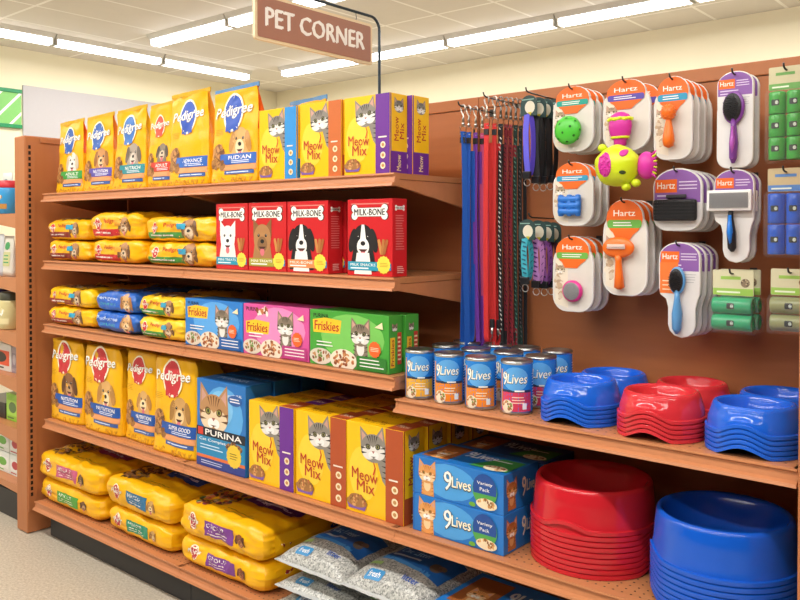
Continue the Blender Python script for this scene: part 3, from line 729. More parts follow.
# 9lives trays
def nine_art(W, H):
    a = Art(W, H); a.ell(W*.42, H*.5, W*.3, H*.46, '4C9FE0'); a.rect(W*.0, 0, W*.02, H, '1A62B0')
    cat(a, W*.17, H*.58, W*.2, base='DE9A56', dark='B5652C', light='F0CFA0', eye='C8A040', body=1.4)
    a.text('9', W*.41, H*.53, W*.09, H*.52, '3A3428', bold=.05); a.text('Lives', W*.56, H*.53, W*.21, H*.3, '3A3428', bold=.06)
    a.text('9', W*.41, H*.54, W*.085, H*.5, WHT, bold=.02); a.text('Lives', W*.56, H*.54, W*.205, H*.28, 'FBF3DC', bold=.025)
    a.ell(W*.81, H*.52, W*.13, H*.42, '4FA04A'); a.ell(W*.81, H*.56, W*.125, H*.38, '1C4A94'); a.poly([(W*.69, H*.42), (W*.93, H*.42), (W*.9, H*.26), (W*.72, H*.26)], '4FA04A')
    a.text('Variety', W*.81, H*.68, W*.16, H*.1, WHT); a.text('Pack', W*.81, H*.54, W*.1, H*.09, WHT)
    a.ell(W*.83, H*.18, W*.11, H*.14, 'E8D9B8'); a.blots(W*.83, H*.2, W*.09, H*.1, 20, ['C0884E', 'D8A66A', '8A5A30'], W*.014)
    a.ell(W*.68, H*.1, W*.035, H*.06, '6AA83A'); return a
def nine_side(Dp, H):
    a = Art(Dp, H); cat(a, Dp*.22, H*.55, Dp*.3, base='B5713A', dark='7A431C', light='D8A66A', eye='C8A040', body=1.0)
    a.text('9', Dp*.56, H*.53, Dp*.11, H*.5, 'F3E9D0'); a.text('Lives', Dp*.78, H*.53, Dp*.28, H*.3, 'F3E9D0'); return a
def nine_top(W, Dp):
    a = Art(W, Dp); a.rect(W*.05, Dp*.12, W*.34, Dp*.9, '9C5A2C'); cat(a, W*.2, Dp*.42, W*.17, base='DE9A56', dark='B5652C', light='F0CFA0', body=1)
    a.text('9Lives', W*.55, Dp*.62, W*.32, Dp*.3, 'DCE8F4', bold=.03); a.poly([(W*.58, Dp*.12), (W*.98, Dp*.12), (W*.98, Dp*.7), (W*.74, Dp*.7)], '3E9348')
    a.ell(W*.84, Dp*.2, W*.12, Dp*.13, 'E8D9B8'); a.blots(W*.84, Dp*.2, W*.1, Dp*.1, 16, ['C0884E', '8A5A30'], W*.016); a.lines(W*.68, Dp*.5, W*.92, Dp*.64, 1, WHT, .3); return a
w, h, dp_ = .352, .121, .2
N9 = 'blue cat food trays with an orange cat'
carton('cat_food_tray', -1.687, D+.028, H4+.001, w, h, dp_, 'lower of the two stacked blue cat food packs beside the large red bowls', 'cat food box', N9, '1F74C4', nine_art(w, h), nine_side(dp_, h), nine_top(w, dp_))
carton('cat_food_tray', -1.689, D+.031, H4+.001+h+.001, w, h, dp_, 'upper of the two stacked blue cat food packs beside the large red bowls', 'cat food box', N9, '1F74C4', nine_art(w, h), nine_side(dp_, h), nine_top(w, dp_))
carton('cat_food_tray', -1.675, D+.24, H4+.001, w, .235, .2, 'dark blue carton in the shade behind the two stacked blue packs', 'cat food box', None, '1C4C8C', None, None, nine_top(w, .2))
carton('cat_food_tray', -1.585, DB+.04, H5+.001, .45, .118, .27, 'lower blue cat food pack on the base shelf beside the grey litter bags', 'cat food box', N9, '1F74C4', nine_art(.45, .118), nine_side(.27, .118), nine_top(.45, .27))
carton('cat_food_tray', -1.587, DB+.04, H5+.12, .45, .118, .27, 'blue cat food pack with an orange cat on top, bottom edge of the photo', 'cat food box', N9, '1F74C4', nine_art(.45, .118), nine_side(.27, .118), nine_top(.45, .27))

# ------------------------------------------------------------------ bags lying on shelves 2 and 3
def lying_art(W, H, band, logo=RED, pic=True, blue=False):
    a = Art(W, H)
    if not blue:
        a.rect(W*.06, H*.12, W*.6, H*.38, band); a.lines(W*.12, H*.16, W*.5, H*.34, 1, 'E8E4DC', .35)
        a.text('Pedigree', W*.44, H*.66, W*.26, H*.2, 'C8402E', shear=.2, bold=.03)
        dog(a, W*.68, H*.52, W*.2, 'A87A50', '6E4A2C', 'D8C0A0')
        rosette(a, W*.19, H*.56, H*.38, logo, 'Pedigree', 1.5)
        a.rect(W*.52, H*.5, W*.64, H*.72, '2C9CC0' if band != RED else 'E8A030')
    else:
        a.ell(W*.35, H*.5, W*.3, H*.36, '2C66C8'); a.text('Pedigree', W*.34, H*.66, W*.5, H*.22, 'D8E6F8', shear=.2, bold=.03)
        a.text('CHUNKS', W*.34, H*.38, W*.4, H*.12, '4AB0A0', bold=.03)
        dog(a, W*.78, H*.5, W*.25, 'D8A870', 'A87444', 'F0D8B0')
    return a
def lying_top(W, Dp, cols):
    a = Art(W, Dp); a.blots(W*.45, Dp*.5, W*.38, Dp*.36, 120, cols, .016, 3); a.rect(W*.3, Dp*.3, W*.8, Dp*.62, cols[0]); return a
LY = [(-4.17, -3.745, '8A2C28', 'red'), (-3.735, -3.275, RED, 'wide red'), (-3.265, -2.745, '3E8C3C', 'green')]
CP = ['6E4A2C', '8C5B2E', 'A8703C', '4A3020', 'C8B090']
for i, (xa, xb, bd, nm) in enumerate(LY):
    W = xb-xa
    hts = (.105, .11, .105)
    for k in range(2):
        z0 = H2+.001+k*(hts[i]+.003); h = hts[i]+(.018 if (k and i == 1) else 0)
        cushion('dog_food_bag', xa+.004*k, xb-.004+(.01 if k and i == 2 else 0), D+.03-.006*k, D+.25, z0, z0+h,
                ('lower ' if not k else 'upper ')+{0: 'lying yellow bag at the left end of the second shelf', 1: 'lying yellow bag with a long red band, middle of the second shelf bags', 2: 'lying yellow bag with a green band beside the red treat boxes'}[i],
                'pet food bag', 'yellow bags lying on the second shelf', lying_art(W, h, bd), lying_top(W, .22, CP) if k else None, None, seed=i*3+k+20, p=(10, 7, 3), wr=.007)
    z0 = H2+.001
    for k in range(2): cushion('dog_food_bag', xa+.01, xb-.006, D+.26, D+.468, z0+k*.116, z0+.11+k*.116, ('lower ' if not k else 'upper ')+'yellow bag behind the %s banded bags of the second shelf' % nm, 'pet food bag', 'yellow bags lying on the second shelf', None, lying_top(W, .2, CP), None, seed=i+50+k, p=(10, 7, 3))
LY = [(-4.165, -3.695, '9C3A30', YEL), (-3.685, -3.315, '2A9C8C', '2A66C0'), (-3.305, -2.945, '3E8C3C', 'F0C428')]
for i, (xa, xb, bd, cl) in enumerate(LY):
    W = xb-xa; h = .095
    for k in range(2):
        z0 = H3+.001+k*(h+.003)
        cushion('dog_food_bag', xa, xb-.003, D+.022, D+.25, z0, z0+h,
                ('lower ' if not k else 'upper ')+{0: 'lying yellow bag at the left end of the third shelf', 1: 'lying blue dog food bag on the third shelf', 2: 'lying yellow bag with a green strip next to the blue cat food pack'}[i],
                'pet food bag', 'bags lying on the third shelf', lying_art(W, h, bd, blue=(i == 1)), lying_top(W, .22, ['1C4C98', '3A78C8', '8C5B2E', 'D8C8B0'] if i == 1 else CP) if k else None, None, col=cl, seed=i*3+k+31, p=(10, 7, 3), wr=.007)
    for k in range(2): cushion('dog_food_bag', xa+.01, xb-.006, D+.262, D+.468, H3+.001+k*.103, H3+.1+k*.103, ('lower ' if not k else 'upper ')+'%s bag at the back of the third shelf, behind the %s' % (('yellow', 'blue', 'yellow')[i], ('leftmost bags', 'blue bags', 'green striped bags')[i]), 'pet food bag', 'bags lying on the third shelf', None, lying_top(W, .2, CP), None, col=cl, seed=i+60+k, p=(10, 7, 3))

# ------------------------------------------------------------------ standing bags, fourth shelf
for i, (xa, xb, dy, h, wd, dc) in enumerate(((-4.178, -3.845, 0, .435, 'NUTRITION', ('8A5A34', '5E3A20', 'C09468')), (-3.835, -3.49, 0, .435, 'NUTRITION', ('D8A866', 'B98444', 'F0D9AE')),
                                  (-3.482, -3.225, .02, .44, 'NUTRITION', ('D8A866', 'B98444', 'F0D9AE')), (-3.215, -2.885, -.005, .442, 'SUPER GOOD', ('C99A5C', 'A87A3E', 'E8C894')))):
    a = dogbag_art(xb-xa, h, 'C8303A', '2456A8', wd, dc)
    stand_bag('dog_food_bag', xa, xb, D+.035+dy, H4+.001, h-.022, .17, 0, ['standing yellow dog food bag with a dark brown dog, leftmost on the fourth shelf', 'standing yellow dog food bag with a golden dog, second from left on the fourth shelf',
              'narrow standing yellow dog food bag, third from left on the fourth shelf', 'standing yellow bag with a panting golden dog, left of the large blue box'][i], 'pet food bag', 'standing dog food bags on the fourth shelf', a, col='F2B612', side='DFA512', seed=i+11, folded=True)
    if i < 4: stand_bag('dog_food_bag', xa, xb, D+.25, H4+.001, h-.075, .17, 0, 'standing yellow dog food bag behind the front %s bag of the fourth shelf' % ('leftmost', 'second', 'third', 'fourth')[i], 'pet food bag', 'standing dog food bags on the fourth shelf', Art(), col='F2B612', side='DFA512', seed=i+41, folded=True)

# ------------------------------------------------------------------ base shelf: big bags lying
def big_front(W, H, col, word, dogc):
    a = Art(W, H); rosette(a, W*.215, H*.57, H*.4, 'B8283A', 'Pedigree', 1.5)
    a.rect(W*.36, H*.3, W*.68, H*.72, col); a.text(word, W*.48, H*.6, W*.2, H*.13, WHT, bold=.04); a.lines(W*.39, H*.34, W*.62, H*.5, 2, 'F0E6D8', .3)
    dog(a, W*.75, H*.5, H*.42, *dogc); return a
def big_top(W, Dp, lab, word, pic, seed=0):
    a = Art(W, Dp); a.blots(W*.22, Dp*.48, W*.17, Dp*.4, 170, pic, .013, seed)
    a.rect(W*.42, Dp*.42, W*.92, Dp*.78, lab); a.text(word, W*.68, Dp*.64, W*.4, Dp*.12, WHT, bold=.04); a.lines(W*.48, Dp*.46, W*.88, Dp*.55, 1, 'E6D8EE', .4)
    a.lines(W*.45, Dp*.12, W*.8, Dp*.2, 2, 'B08A18', .3)
    return a
def big_right(Dp, H):
    a = Art(Dp, H); a.ell(Dp*.3, H*.5, H*.22, H*.22, '9C2430'); a.text('Pedigree', Dp*.3, H*.5, H*.52, H*.16, WHT, bold=.04); a.rect(Dp*.62, H*.35, Dp*.95, H*.7, '2A3F8C'); return a
K1 = ['8A5A34', 'B07C4A', '6B4428', 'C89A66', '54361F']; K2 = ['B0402E', 'D87A4A', '7A2C50', '4A6A34', '5A3A28', 'C8A070']
BG = [(-4.24, -3.605, 'C05A7C', '4E9A3A', 'ADULT', ('7A5638', '4A3220', 'B89470'), '8C2C5A', K1), (-3.56, -3.02, '1F6F9C', '2C8C6C', 'IRISH COD', ('C89A5C', '9C6C38', 'E8CFA0'), '2A4A9C', K1),
      (-2.975, -2.40, '7A3C90', '7A3C90', 'GROUP', ('8A4A2C', '5E2E1C', 'C08A5C'), '5A2470', K2)]
for i, (xa, xb, cu_, cl_, wd, dc, tl, kk) in enumerate(BG):
    W = xb-xa; Dp = .43
    hl, hu = (.122, .142)
    nm = ('at the left end', 'in the middle', 'beside the litter bags')[i]
    cushion('large_dog_food_bag', xa, xb, DB+.03, DB+.03+Dp, H5+.001, H5+hl, 'lower large yellow dog food bag lying %s of the base shelf' % nm, 'pet food bag', 'large dog food bags on the base shelf', big_front(W, hl, cl_, wd, dc), None, big_right(Dp, hl), seed=70+i, p=(13, 9, 3.2), wr=.008)
    cushion('large_dog_food_bag', xa+.004, xb+.002, DB+.02, DB+.03+Dp, H5+hl+.002, H5+hl+hu, 'upper large yellow dog food bag lying %s of the base shelf' % nm, 'pet food bag', 'large dog food bags on the base shelf', big_front(W, hu, cu_, wd, dc), big_top(W, Dp, tl, ('COOKED', 'CHICKEN', 'GROUP')[i], kk, i), big_right(Dp, hu), seed=80+i, p=(13, 9, 3.2), wr=.009, rz=0)

# grey litter bags
lit, nt, mx, b = wood('B9B9B2', 'litter_granules', .3, (1, 1, 1), .0)
v = nt.nodes.new('ShaderNodeTexVoronoi'); v.inputs['Scale'].default_value = 190; cr = nt.nodes.new('ShaderNodeValToRGB')
cr.color_ramp.elements[0].color = (*lin('6A6C6A'), 1); cr.color_ramp.elements[1].color = (*lin('C9C9C2'), 1); cr.color_ramp.elements[0].position = .1; cr.color_ramp.elements[1].position = .85
tcl = nt.nodes.new('ShaderNodeTexCoord'); nt.links.new(tcl.outputs['Object'], v.inputs['Vector']); nt.links.new(v.outputs['Color'], cr.inputs[0]); nt.links.new(cr.outputs[0], b.inputs['Base Color'])
def litter_bag(x, y, z, W, Dp, H, label, seed, art=True, rz=0):
    t = thing('litter_bag', (x, y, z), label, 'litter bag', 'grey litter bags on the base shelf', rz)
    def prof(u, v): return max(0, (1-abs(u)**3.2))**.55*max(0, (1-abs(v)**3.2))**.55
    def P(u, v, sg, off=0):
        fl = 1+.05*(abs(u)*abs(v))**3
        x_, y_ = u*W/2*fl*(1-.05*(1-abs(v)**2)*abs(u)**4*0), v*Dp/2*fl
        h = H*(.56 if sg > 0 else .44)*prof(u, v)
        n_ = .006*prof(u, v)*(nz(x_, y_, 0, 11, seed)+.7*crease(x_, y_, 0, 16, seed))
        zz = H*.44+sg*h+(n_ if sg > 0 else 0)+.004*nz(x_, y_, 0, 6, seed+1)*(1-prof(u, v))
        return (x_, y_, max(0, zz+off))
    mb = MB(); N = 30
    for sg in (1, -1):
        vs = [P(i/N*2-1, j/N*2-1, sg) for i in range(N+1) for j in range(N+1)]
        fc = [(i*(N+1)+j, (i+1)*(N+1)+j, (i+1)*(N+1)+j+1, i*(N+1)+j+1) for i in range(N) for j in range(N)]
        mb.add(vs, fc if sg > 0 else [f[::-1] for f in fc], lit, True)
    a = Art()
    a.poly([(-.62, -.46), (.84, -.56), (.86, .2), (-.5, .3)], '1F62B0'); a.poly([(-.6, -.46), (.6, -.55), (.6, -.47), (-.6, -.38)], '4A92D0')
    a.text('Cat Litter', -.1, -.06, .75, .16, 'A8CCEE', bold=.03); a.lines(-.5, -.34, .2, -.2, 1, 'C8DCF0', .4); a.ell(.56, -.28, .12, .13, '6E6258'); a.ell(.64, -.2, .07, .08, '8A7C70')
    a.rr(-.6, -.93, -.18, -.76, .05, '3A8AC0'); a.text('fresh', -.39, -.845, .28, .09, WHT, bold=.03); a.rect(-.75, -.64, -.45, -.56, 'A8CC7A'); a.text('litter', .4, -.75, .36, .1, '2A50A0', bold=.03)
    a.emit(mb, lambda u, v, o: P(u, v, 1, o), e0=.0014, st=.00015, maxe=.08)
    mb.build('bag_body', t)
    pl = M('C9CCCB', rough=.25)
    for sg in (-1, 1):
        mb = MB(); mb.ribbon([(-W/2*1.03+W*1.03*i/16, sg*(Dp/2+.009), H*.44+.004*nz(i*.1, 0, 0, 6, seed)) for i in range(17)], (0, 1, 0), .024, .0015, pl)
        mb.build('sealed_seam', t)
    return t
for nm, cx, w_, yy in (('left', -2.10, .36, 2.25), ('right', -1.79, .375, 2.245)):
    pass
LZ = H5+.001
for k in range(3):
    litter_bag(-2.14, 2.245, LZ+k*.067, .335, .44, .064 if k < 2 else .125, '%s grey litter bag of the left stack, beside the yellow bags' % ('bottom', 'middle', 'top')[k], 3+k)
    litter_bag(-1.787, 2.245, LZ+k*.067, .36, .44, .064 if k < 2 else .135, '%s grey litter bag of the right stack, beside the blue cat food packs' % ('bottom', 'middle', 'top')[k], 9+k)

# ------------------------------------------------------------------ hanging sign on its pole
SXP = -2.224
t = thing('aisle_sign', (SXP, 2.495, H1), 'brown PET CORNER sign hanging from a thin dark pole above the top shelf', 'sign')
rod = M('3A4650', rough=.35, metal=.6)
mb = MB(); zt = 2.466-H1; pts = [(0, 0, .003), (0, 0, .3), (0, 0, zt-.05)]+[(0, -.05+.05*cos(a), zt-.05+.05*sin(a)) for a in (.3, .6, .9, 1.2, 1.5)]+[(0, -.4, zt), (0, -.75, zt)]
mb.tube(pts, .006, rod, 8); mb.build('pole', t)
mb = MB(); mb.box(-.02, .02, -.02, .015, .0005, .004, rod); mb.build('pole_foot', t)
y0, y1, z0, z1 = 1.84-2.495, 2.445-2.495, 2.268-H1, 2.432-H1
mb = MB(); P = rrect(y0, z0, y1, z1, .012); mb.extr([(p, q) for p, q in P], 'x', -.006, .006, M('E6CFA8', rough=.5, var=.02))
bo = mb.build('sign_frame', t)
mb = MB(); P = rrect(y0+.011, z0+.011, y1-.011, z1-.011, .008); mb.extr([(p, q) for p, q in P], 'x', .0061, .0075, M('A5705A', rough=.5, var=.03)); pb = mb.build('sign_board', t)
A = Art(); A.text('PET CORNER', (y0+y1)/2, (z0+z1)/2+.005, .51, .066, 'F6EFE8', bold=.06)
mb = MB(); A.emit(mb, lambda u, v, o: (.0075+o, u, v), e0=.0006)
ms = mb.build('sign_lettering', pb); ms['kind'] = 'stuff'; del ms['kind']
for yy in (y0+.1, y1-.09):
    mb = MB(); mb.tube([(0, yy, z1-.004), (0, yy+.004, z1+.012), (0, yy, zt-.003)], .0016, rod, 6); mb.build('hanging_link', t)

# ------------------------------------------------------------------ cans
def can_proto(band, name):
    R, Hc = .0492, .157
    t = thing('pet_food_can', (0, 0, 0), 'x', 'can')
    silver = M('C9C9C6', **METAL)
    mb = MB(); mb.lathe([(R-.004, .0), (R-.0005, .001), (R, .004), (R-.0015, .008), (R-.0015, Hc-.008), (R, Hc-.004), (R, Hc), (R-.003, Hc)], silver, 36, caps=False); mb.lathe([(.001, .003), (R-.003, .003)], silver, 36, caps=False)
    mb.build('can_body', t)
    a = Art(); c = 2*pi*R; w = .11
    a.rect(-c/2, .008, c/2, Hc-.008, '2A80D4', rough=.25)
    a.rect(-w/2, .009, w/2, Hc*.45, band, rough=.3); a.rect(-w/2, Hc*.42, w/2, Hc*.47, '24304C')
    a.ell(0, Hc*.68, .042, .036, '5EA8E4'); a.rect(-w/2, .02, -w/2+.008, Hc*.85, 'C98A4A')
    a.text('9', -.034, Hc*.68, .017, .042, '2A3A50', bold=.05); a.text('Lives', .007, Hc*.68, .064, .030, '2A3A50', bold=.05, shear=.1)
    a.text('9', -.0345, Hc*.685, .016, .040, 'FBF6E4', bold=.02); a.text('Lives', .0065, Hc*.685, .062, .028, 'FBF6E4', bold=.02, shear=.1)
    a.lines(-.002, Hc*.42, .03, Hc*.48, 1, WHT, .5); a.lines(-.01, Hc*.2, .03, Hc*.36, 3, 'FBE9CC', .3)
    a.ell(-.026, Hc*.15, .02, .02, 'EADBC4'); a.blots(-.026, Hc*.16, .017, .014, 18, ['A2703C', 'C98A54', '7A4424', '7A9A4A'], .004)
    a.rr(.022, Hc*.1, .036, Hc*.22, .002, 'E8EEF4')
    a.lines(w/2+.006, Hc*.15, w/2+.03, Hc*.8, 12, 'A8C8EC', .3)
    mb = MB(); a.emit(mb, lambda u, v, o: ((R-.0012+o)*sin(u/R), -(R-.0012+o)*cos(u/R), v), e0=.0003, st=.00006, maxe=.012)
    mb.build('paper_label', t)
    mb = MB(); mb.lathe([(R-.003, Hc+.0005), (R-.001, Hc+.002), (R-.003, Hc+.003), (R-.006, Hc-.002), (R-.02, Hc-.001), (R-.022, Hc-.003), (.001, Hc-.003)], silver, 36, caps=False)
    mb.build('lid', t)
    return t
protos = {'yellow': can_proto('EDB02E', 'y'), 'orange': can_proto('EE8A1E', 'o'), 'pink': can_proto('D63A5C', 'p')}
CANS = [(419.9, 349.7, 'yellow', 'can with a yellow-orange band, leftmost of the front row'), (449.3, 353.2, 'orange', 'can with an orange band, second from left in the front row'),
        (480.8, 357, 'orange', 'can with an orange band, third from left in the front row'), (516.8, 360.4, 'pink', 'can with a pink-red band at the right end of the front row'),
        (446, 345, 'orange', 'can in the second row, showing between the two leftmost front cans'), (476, 348.7, 'orange', 'can in the second row, behind the second and third front cans'), (508.5, 351.5, 'orange', 'can in the second row, behind the third and fourth front cans'),
        (541, 356, 'pink', 'can, right end of the second row, beside the pink-banded can'), (467, 341.5, 'orange', 'can, left end of the back row under the blue leash'), (497.6, 344.4, 'orange', 'can second from left in the back row, under the red leashes'),
        (526, 347.7, 'orange', 'can third from left in the back row'), (557.5, 350.7, 'orange', 'can, right end of the back row, near the blue bowls')]
usedp = set()
for x, y, k, lb in CANS:
    X, Y = onZ(x, y, HCN+.157); p = protos[k]; X, Y = X, max(Y, D+.053)
    rz = math.atan2(-X, Y)*.75+.05
    if k in usedp: dup(p, (X, Y, HCN+.001), 'blue cat food '+lb, None, rz)
    else: usedp.add(k); p.location = (X, Y, HCN+.001); p['label'] = 'blue cat food '+lb; p.rotation_euler = (0, 0, rz)
for o in COL.objects:
    if o.name.startswith('pet_food_can'): o['group'] = 'cat food cans on the short shelf'

# ------------------------------------------------------------------ bowls
def bowl_mesh(R, Hh, col, notch_w, notch_h, rot0, band=.0088, tr_=.86, ins=.952):
    m = M(col, rough=.1, var=.02, scale=4); N = 120; vs = []; rings = []
    Rt = R*tr_
    def notch(a):
        q = 0
        for k in range(2):
            d = (a-rot0-k*pi+pi) % (2*pi)-pi; d = abs(d)
            if d < notch_w: q = max(q, (.5+.5*cos(pi*d/notch_w))**.75)
        return notch_h*q
    prof = [(0, R-.0035, 0, 1), (1, R, .0, 1), 0, (1, R, .0, 1), (1, R*.998, band-.001, 1), 0, (1, R*.998, band-.001, 1), (1, R*.992, band, 1), (1, R*ins, band+.0005, 1), 0, (1, R*ins, band+.0005, 1), (1, R*(ins-.006), band+.008, 1), (1, R*(ins-.014), band+.02, .5), (1, R*ins+(Rt-R*ins)*.55, Hh*.6, 0), (1, Rt, Hh-.012, 0), (1, Rt-.002, Hh-.006, 0), (1, Rt-.006, Hh-.001, 0), (1, Rt-.012, Hh, 0), (1, Rt-.018, Hh-.005, 0),
            (1, Rt-.022, Hh-.015, 0), (1, Rt*.74, Hh*.35, 0), (1, Rt*.66, Hh*.26, 0), (1, Rt*.3, Hh*.24, 0), (1, .001, Hh*.24, 0)]
    breaks = []; pr = []
    for e in prof:
        if e == 0: breaks.append(len(pr)-1)
        else: pr.append(e)
    prof = pr
    for _, r, z, k in prof:
        for i in range(N):
            a = 2*pi*i/N; vs.append((r*cos(a), r*sin(a), z+notch(a)*k))
    fc = [(j*N+i, j*N+(i+1) % N, (j+1)*N+(i+1) % N, (j+1)*N+i) for j in range(len(prof)-1) if j not in breaks for i in range(N)]
    me = bpy.data.meshes.new('pet_bowl'); me.from_pydata(vs, [], fc); me.materials.append(m)
    me.polygons.foreach_set('use_smooth', [True]*len(fc)); me.update()
    return me
ORD = ['top', 'second from top', 'third from top', 'fourth from top', 'fifth from top', 'sixth from top', 'seventh from top', 'eighth from top', 'ninth from top', 'tenth from top', 'eleventh from top']
def bowl_stack(me, x, y, z, n, step, where, group, turn=0):
    for k in range(n):
        o = bpy.data.objects.new('pet_bowl', me); COL.objects.link(o); o.location = (x, y, z+(n-1-k)*step); o.rotation_euler = (0, 0, turn if k else 0)
        tag(o, '%s, %s' % (where, 'topmost of its stack' if k == 0 else ('bottom of its stack' if k == n-1 else ORD[k]+' of its stack')), 'pet bowl', group)
sb, sr = '1C5FD0', 'C62A34'
face = radians(-88)
mB = bowl_mesh(.118, .069, sb, .6, .023, face); mR = bowl_mesh(.118, .069, 'CC3038', .6, .023, face)
z = HCN+.001; G = 'smaller pet bowls stacked on the can shelf'
bowl_stack(mB, -1.136, 2.165, z, 5, .0125, 'small blue pet bowl beside the cans', G)
bowl_stack(mR, -.887, 2.15, z, 5, .0125, 'small red pet bowl in the front stack', G)
bowl_stack(mB, -.645, 2.15, z, 5, .0125, 'small blue pet bowl in the front stack at right', G)
bowl_stack(mB, -1.144, 2.392, z, 4, .0125, 'small blue pet bowl behind the left blue stack', G)
bowl_stack(mR, -.895, 2.392, z, 4, .0125, 'small red pet bowl in the back stack', G)
bowl_stack(mB, -.652, 2.393, z, 4, .0125, 'small blue pet bowl at the back right', G)
LR = bowl_mesh(.19, .118, 'C4222C', .42, .018, radians(-89), .0115, .915, .966); LB = bowl_mesh(.19, .125, '1456C4', .42, .018, radians(-150), .0115, .92, .966)
bowl_stack(LR, -1.138, 2.25, H4+.001, 9, .0155, 'large red pet bowl on the fourth shelf', 'large pet bowls on the fourth shelf', pi/2)
bowl_stack(LB, -.738, 2.21, H4+.001, 8, .0155, 'large blue pet bowl on the fourth shelf', 'large pet bowls on the fourth shelf')

# ------------------------------------------------------------------ peg hooks and hanging packs
hookM = M('4A4643', rough=.35, metal=.8)
hm = MB(); hm.tube([(0, 0, 0), (0, -.10, 0), (0, -.195, .002), (0, -.207, .006), (0, -.212, .016)], .0028, hookM, 6); hm.box(-.01, .01, -.003, 0, -.014, .012, hookM)
hm_me = None
def hook(x, z, what, L=1.):
    global hm_me
    if hm_me is None: o = hm.build('peg_hook'); hm_me = o.data
    else: o = bpy.data.objects.new('peg_hook', hm_me); COL.objects.link(o)
    o.location = (x, B-.001, z); o.scale = (1, L, 1)
    return tag(o, 'dark metal peg hook holding '+what, 'hook', 'metal hooks on the brown back panel')
YF = 2.335
def outline(kind, W, H):
    """pack card outlines; origin at bottom centre, metres"""
    P = []
    if kind == 'toy':        # rounded body with a round head on top
        hb = H*.80; r = W*.34
        body = rrect(-W/2, 0, W/2, hb, r, 6)
        k = [p for p in body if True]
        right = [p for p in body[:6]]; left = body[6:12]; rest = body[12:]
        head = []
        for i in range(13):
            a = pi*(-.02+1.04*i/12); head.append((W*.40*cos(a), H*.82+H*.18*sin(a)))
        low = [(p[0], p[1]) for p in rest]
        return [(W/2, hb*.82)]+[(W*.47, hb*.92)]+head+[(-W*.47, hb*.92), (-W/2, hb*.82)]+low
    if kind == 'arch':
        top = [(W/2*cos(pi*i/14)*(1), H-W*.36+W*.36*sin(pi*i/14)) for i in range(15)]
        return top+[p for p in rrect(-W/2, 0, W/2, H*.7, W*.3, 6)[12:]]
    if kind == 'narrow':     # wide top, narrow tongue below
        top = [(W/2*cos(pi*i/14), H-W*.36+W*.36*sin(pi*i/14)) for i in range(15)]; hm_ = H*.42
        return top+[(-W/2, hm_+.03), (-W*.47, hm_+.008), (-W*.32, hm_-.005), (-W*.27, hm_-.03)]+[(-W*.27+W*.0, W*.3)]+[(W*.06-W*.33*cos(a), W*.3-W*.3*sin(a)) for a in (.5, 1, 1.57, 2.1, 2.6)]+[(W*.39, W*.3), (W*.39, hm_-.03), (W*.44, hm_-.005), (W*.49, hm_+.01), (W/2, hm_+.04)]
    return rrect(-W/2, 0, W/2, H, .004)
def ccw(P):
    return P if sum(P[i-1][0]*P[i][1]-P[i][0]*P[i-1][1] for i in range(len(P))) > 0 else P[::-1]
PLASTIC = M('E4E2DE', rough=.22, var=.02)
def card_mesh(kind, W, H, art, th=.014, col=None):
    P = ccw(outline(kind, W, H)); mb = MB(); n = len(P)
    m = col or PLASTIC
    v = [(p, 0, q) for p, q in P]+[(p*.97, -.004, H/2+(q-H/2)*.985) for p, q in P]+[(p*.96, th, H/2+(q-H/2)*.98) for p, q in P]
    mb.add(v, [tuple(range(n, 2*n)), tuple(range(3*n-1, 2*n-1, -1))]+[(i, (i+1) % n, (i+1) % n+n, i+n) for i in range(n)]+[(i+2*n, (i+1) % n+2*n, (i+1) % n, i) for i in range(n)], m)
    art.emit(mb, lambda u, v, o: (u, -.004-o, v), e0=.0004)
    return mb
def toy_art(W, H, rib, rw, cats=True, orange=ORG):
    a = Art()
    a.poly([p for p in [(x*.93, H*.5+(y-H*.5)*.96) for x, y in ccw(outline('toy', W, H))]], 'D9D3CA')
    a.poly([(-W*.42, H*.1), (-W*.1, H*.05), (-W*.12, H*.7), (-W*.42, H*.7)], 'E7DCC8'); a.blots(-W*.34, H*.3, W*.07, H*.2, 30, ['D8C8B0', 'C4A888', 'B49A7E', 'E4D8C4'], W*.07, 4); cat(a, -W*.3, H*.55, W*.24, base='B8A084', dark='6E5844', light='EADFCC')
    a.ell(0, H*.80, W*.405, H*.192, orange); a.poly([(-W*.3, H*.7), (W*.3, H*.7), (W*.12, H*.58), (-W*.18, H*.58)], orange)
    a.text('Hartz', 0, H*.855, W*.48, H*.062, 'FBF2E6', bold=.02)
    a.rr(-W*.38, H*.70, W*.38, H*.785, H*.03, rib); a.lines(-W*.25, H*.715, W*.25, H*.77, 2, WHT, .4)
    return a
def groom_art(kind, W, H):
    a = Art(); P = ccw(outline(kind, W, H)); a.poly([(x*.94, H*.5+(y-H*.5)*.97) for x, y in P], 'DEDCDA')
    topz = H-W*.36
    a.poly([(W*.46*cos(pi*i/14), topz+W*.33*sin(pi*i/14)) for i in range(15)]+[(-W*.46, topz-W*.32), (W*.46, topz-W*.32)], '8B5DA8')
    a.rect(-W*.44, topz-W*.12, 0, topz+W*.14, ORG); a.text('Hartz', -W*.22, topz+W*.02, W*.36, W*.13, 'FBF2E6', bold=.02)
    a.lines(W*.04, topz-.08*W, W*.42, topz+.12*W, 3, 'E4D8EE', .3); a.lines(-W*.4, topz-.3*W, W*.1, topz-.14*W, 2, 'E4D8EE', .35)
    a.lines(W*.05, topz-.6*W, W*.4, topz-.36*W, 4, 'A8A8AC', .2)
    return a
def at(px, py): return onY(px, py, YF)
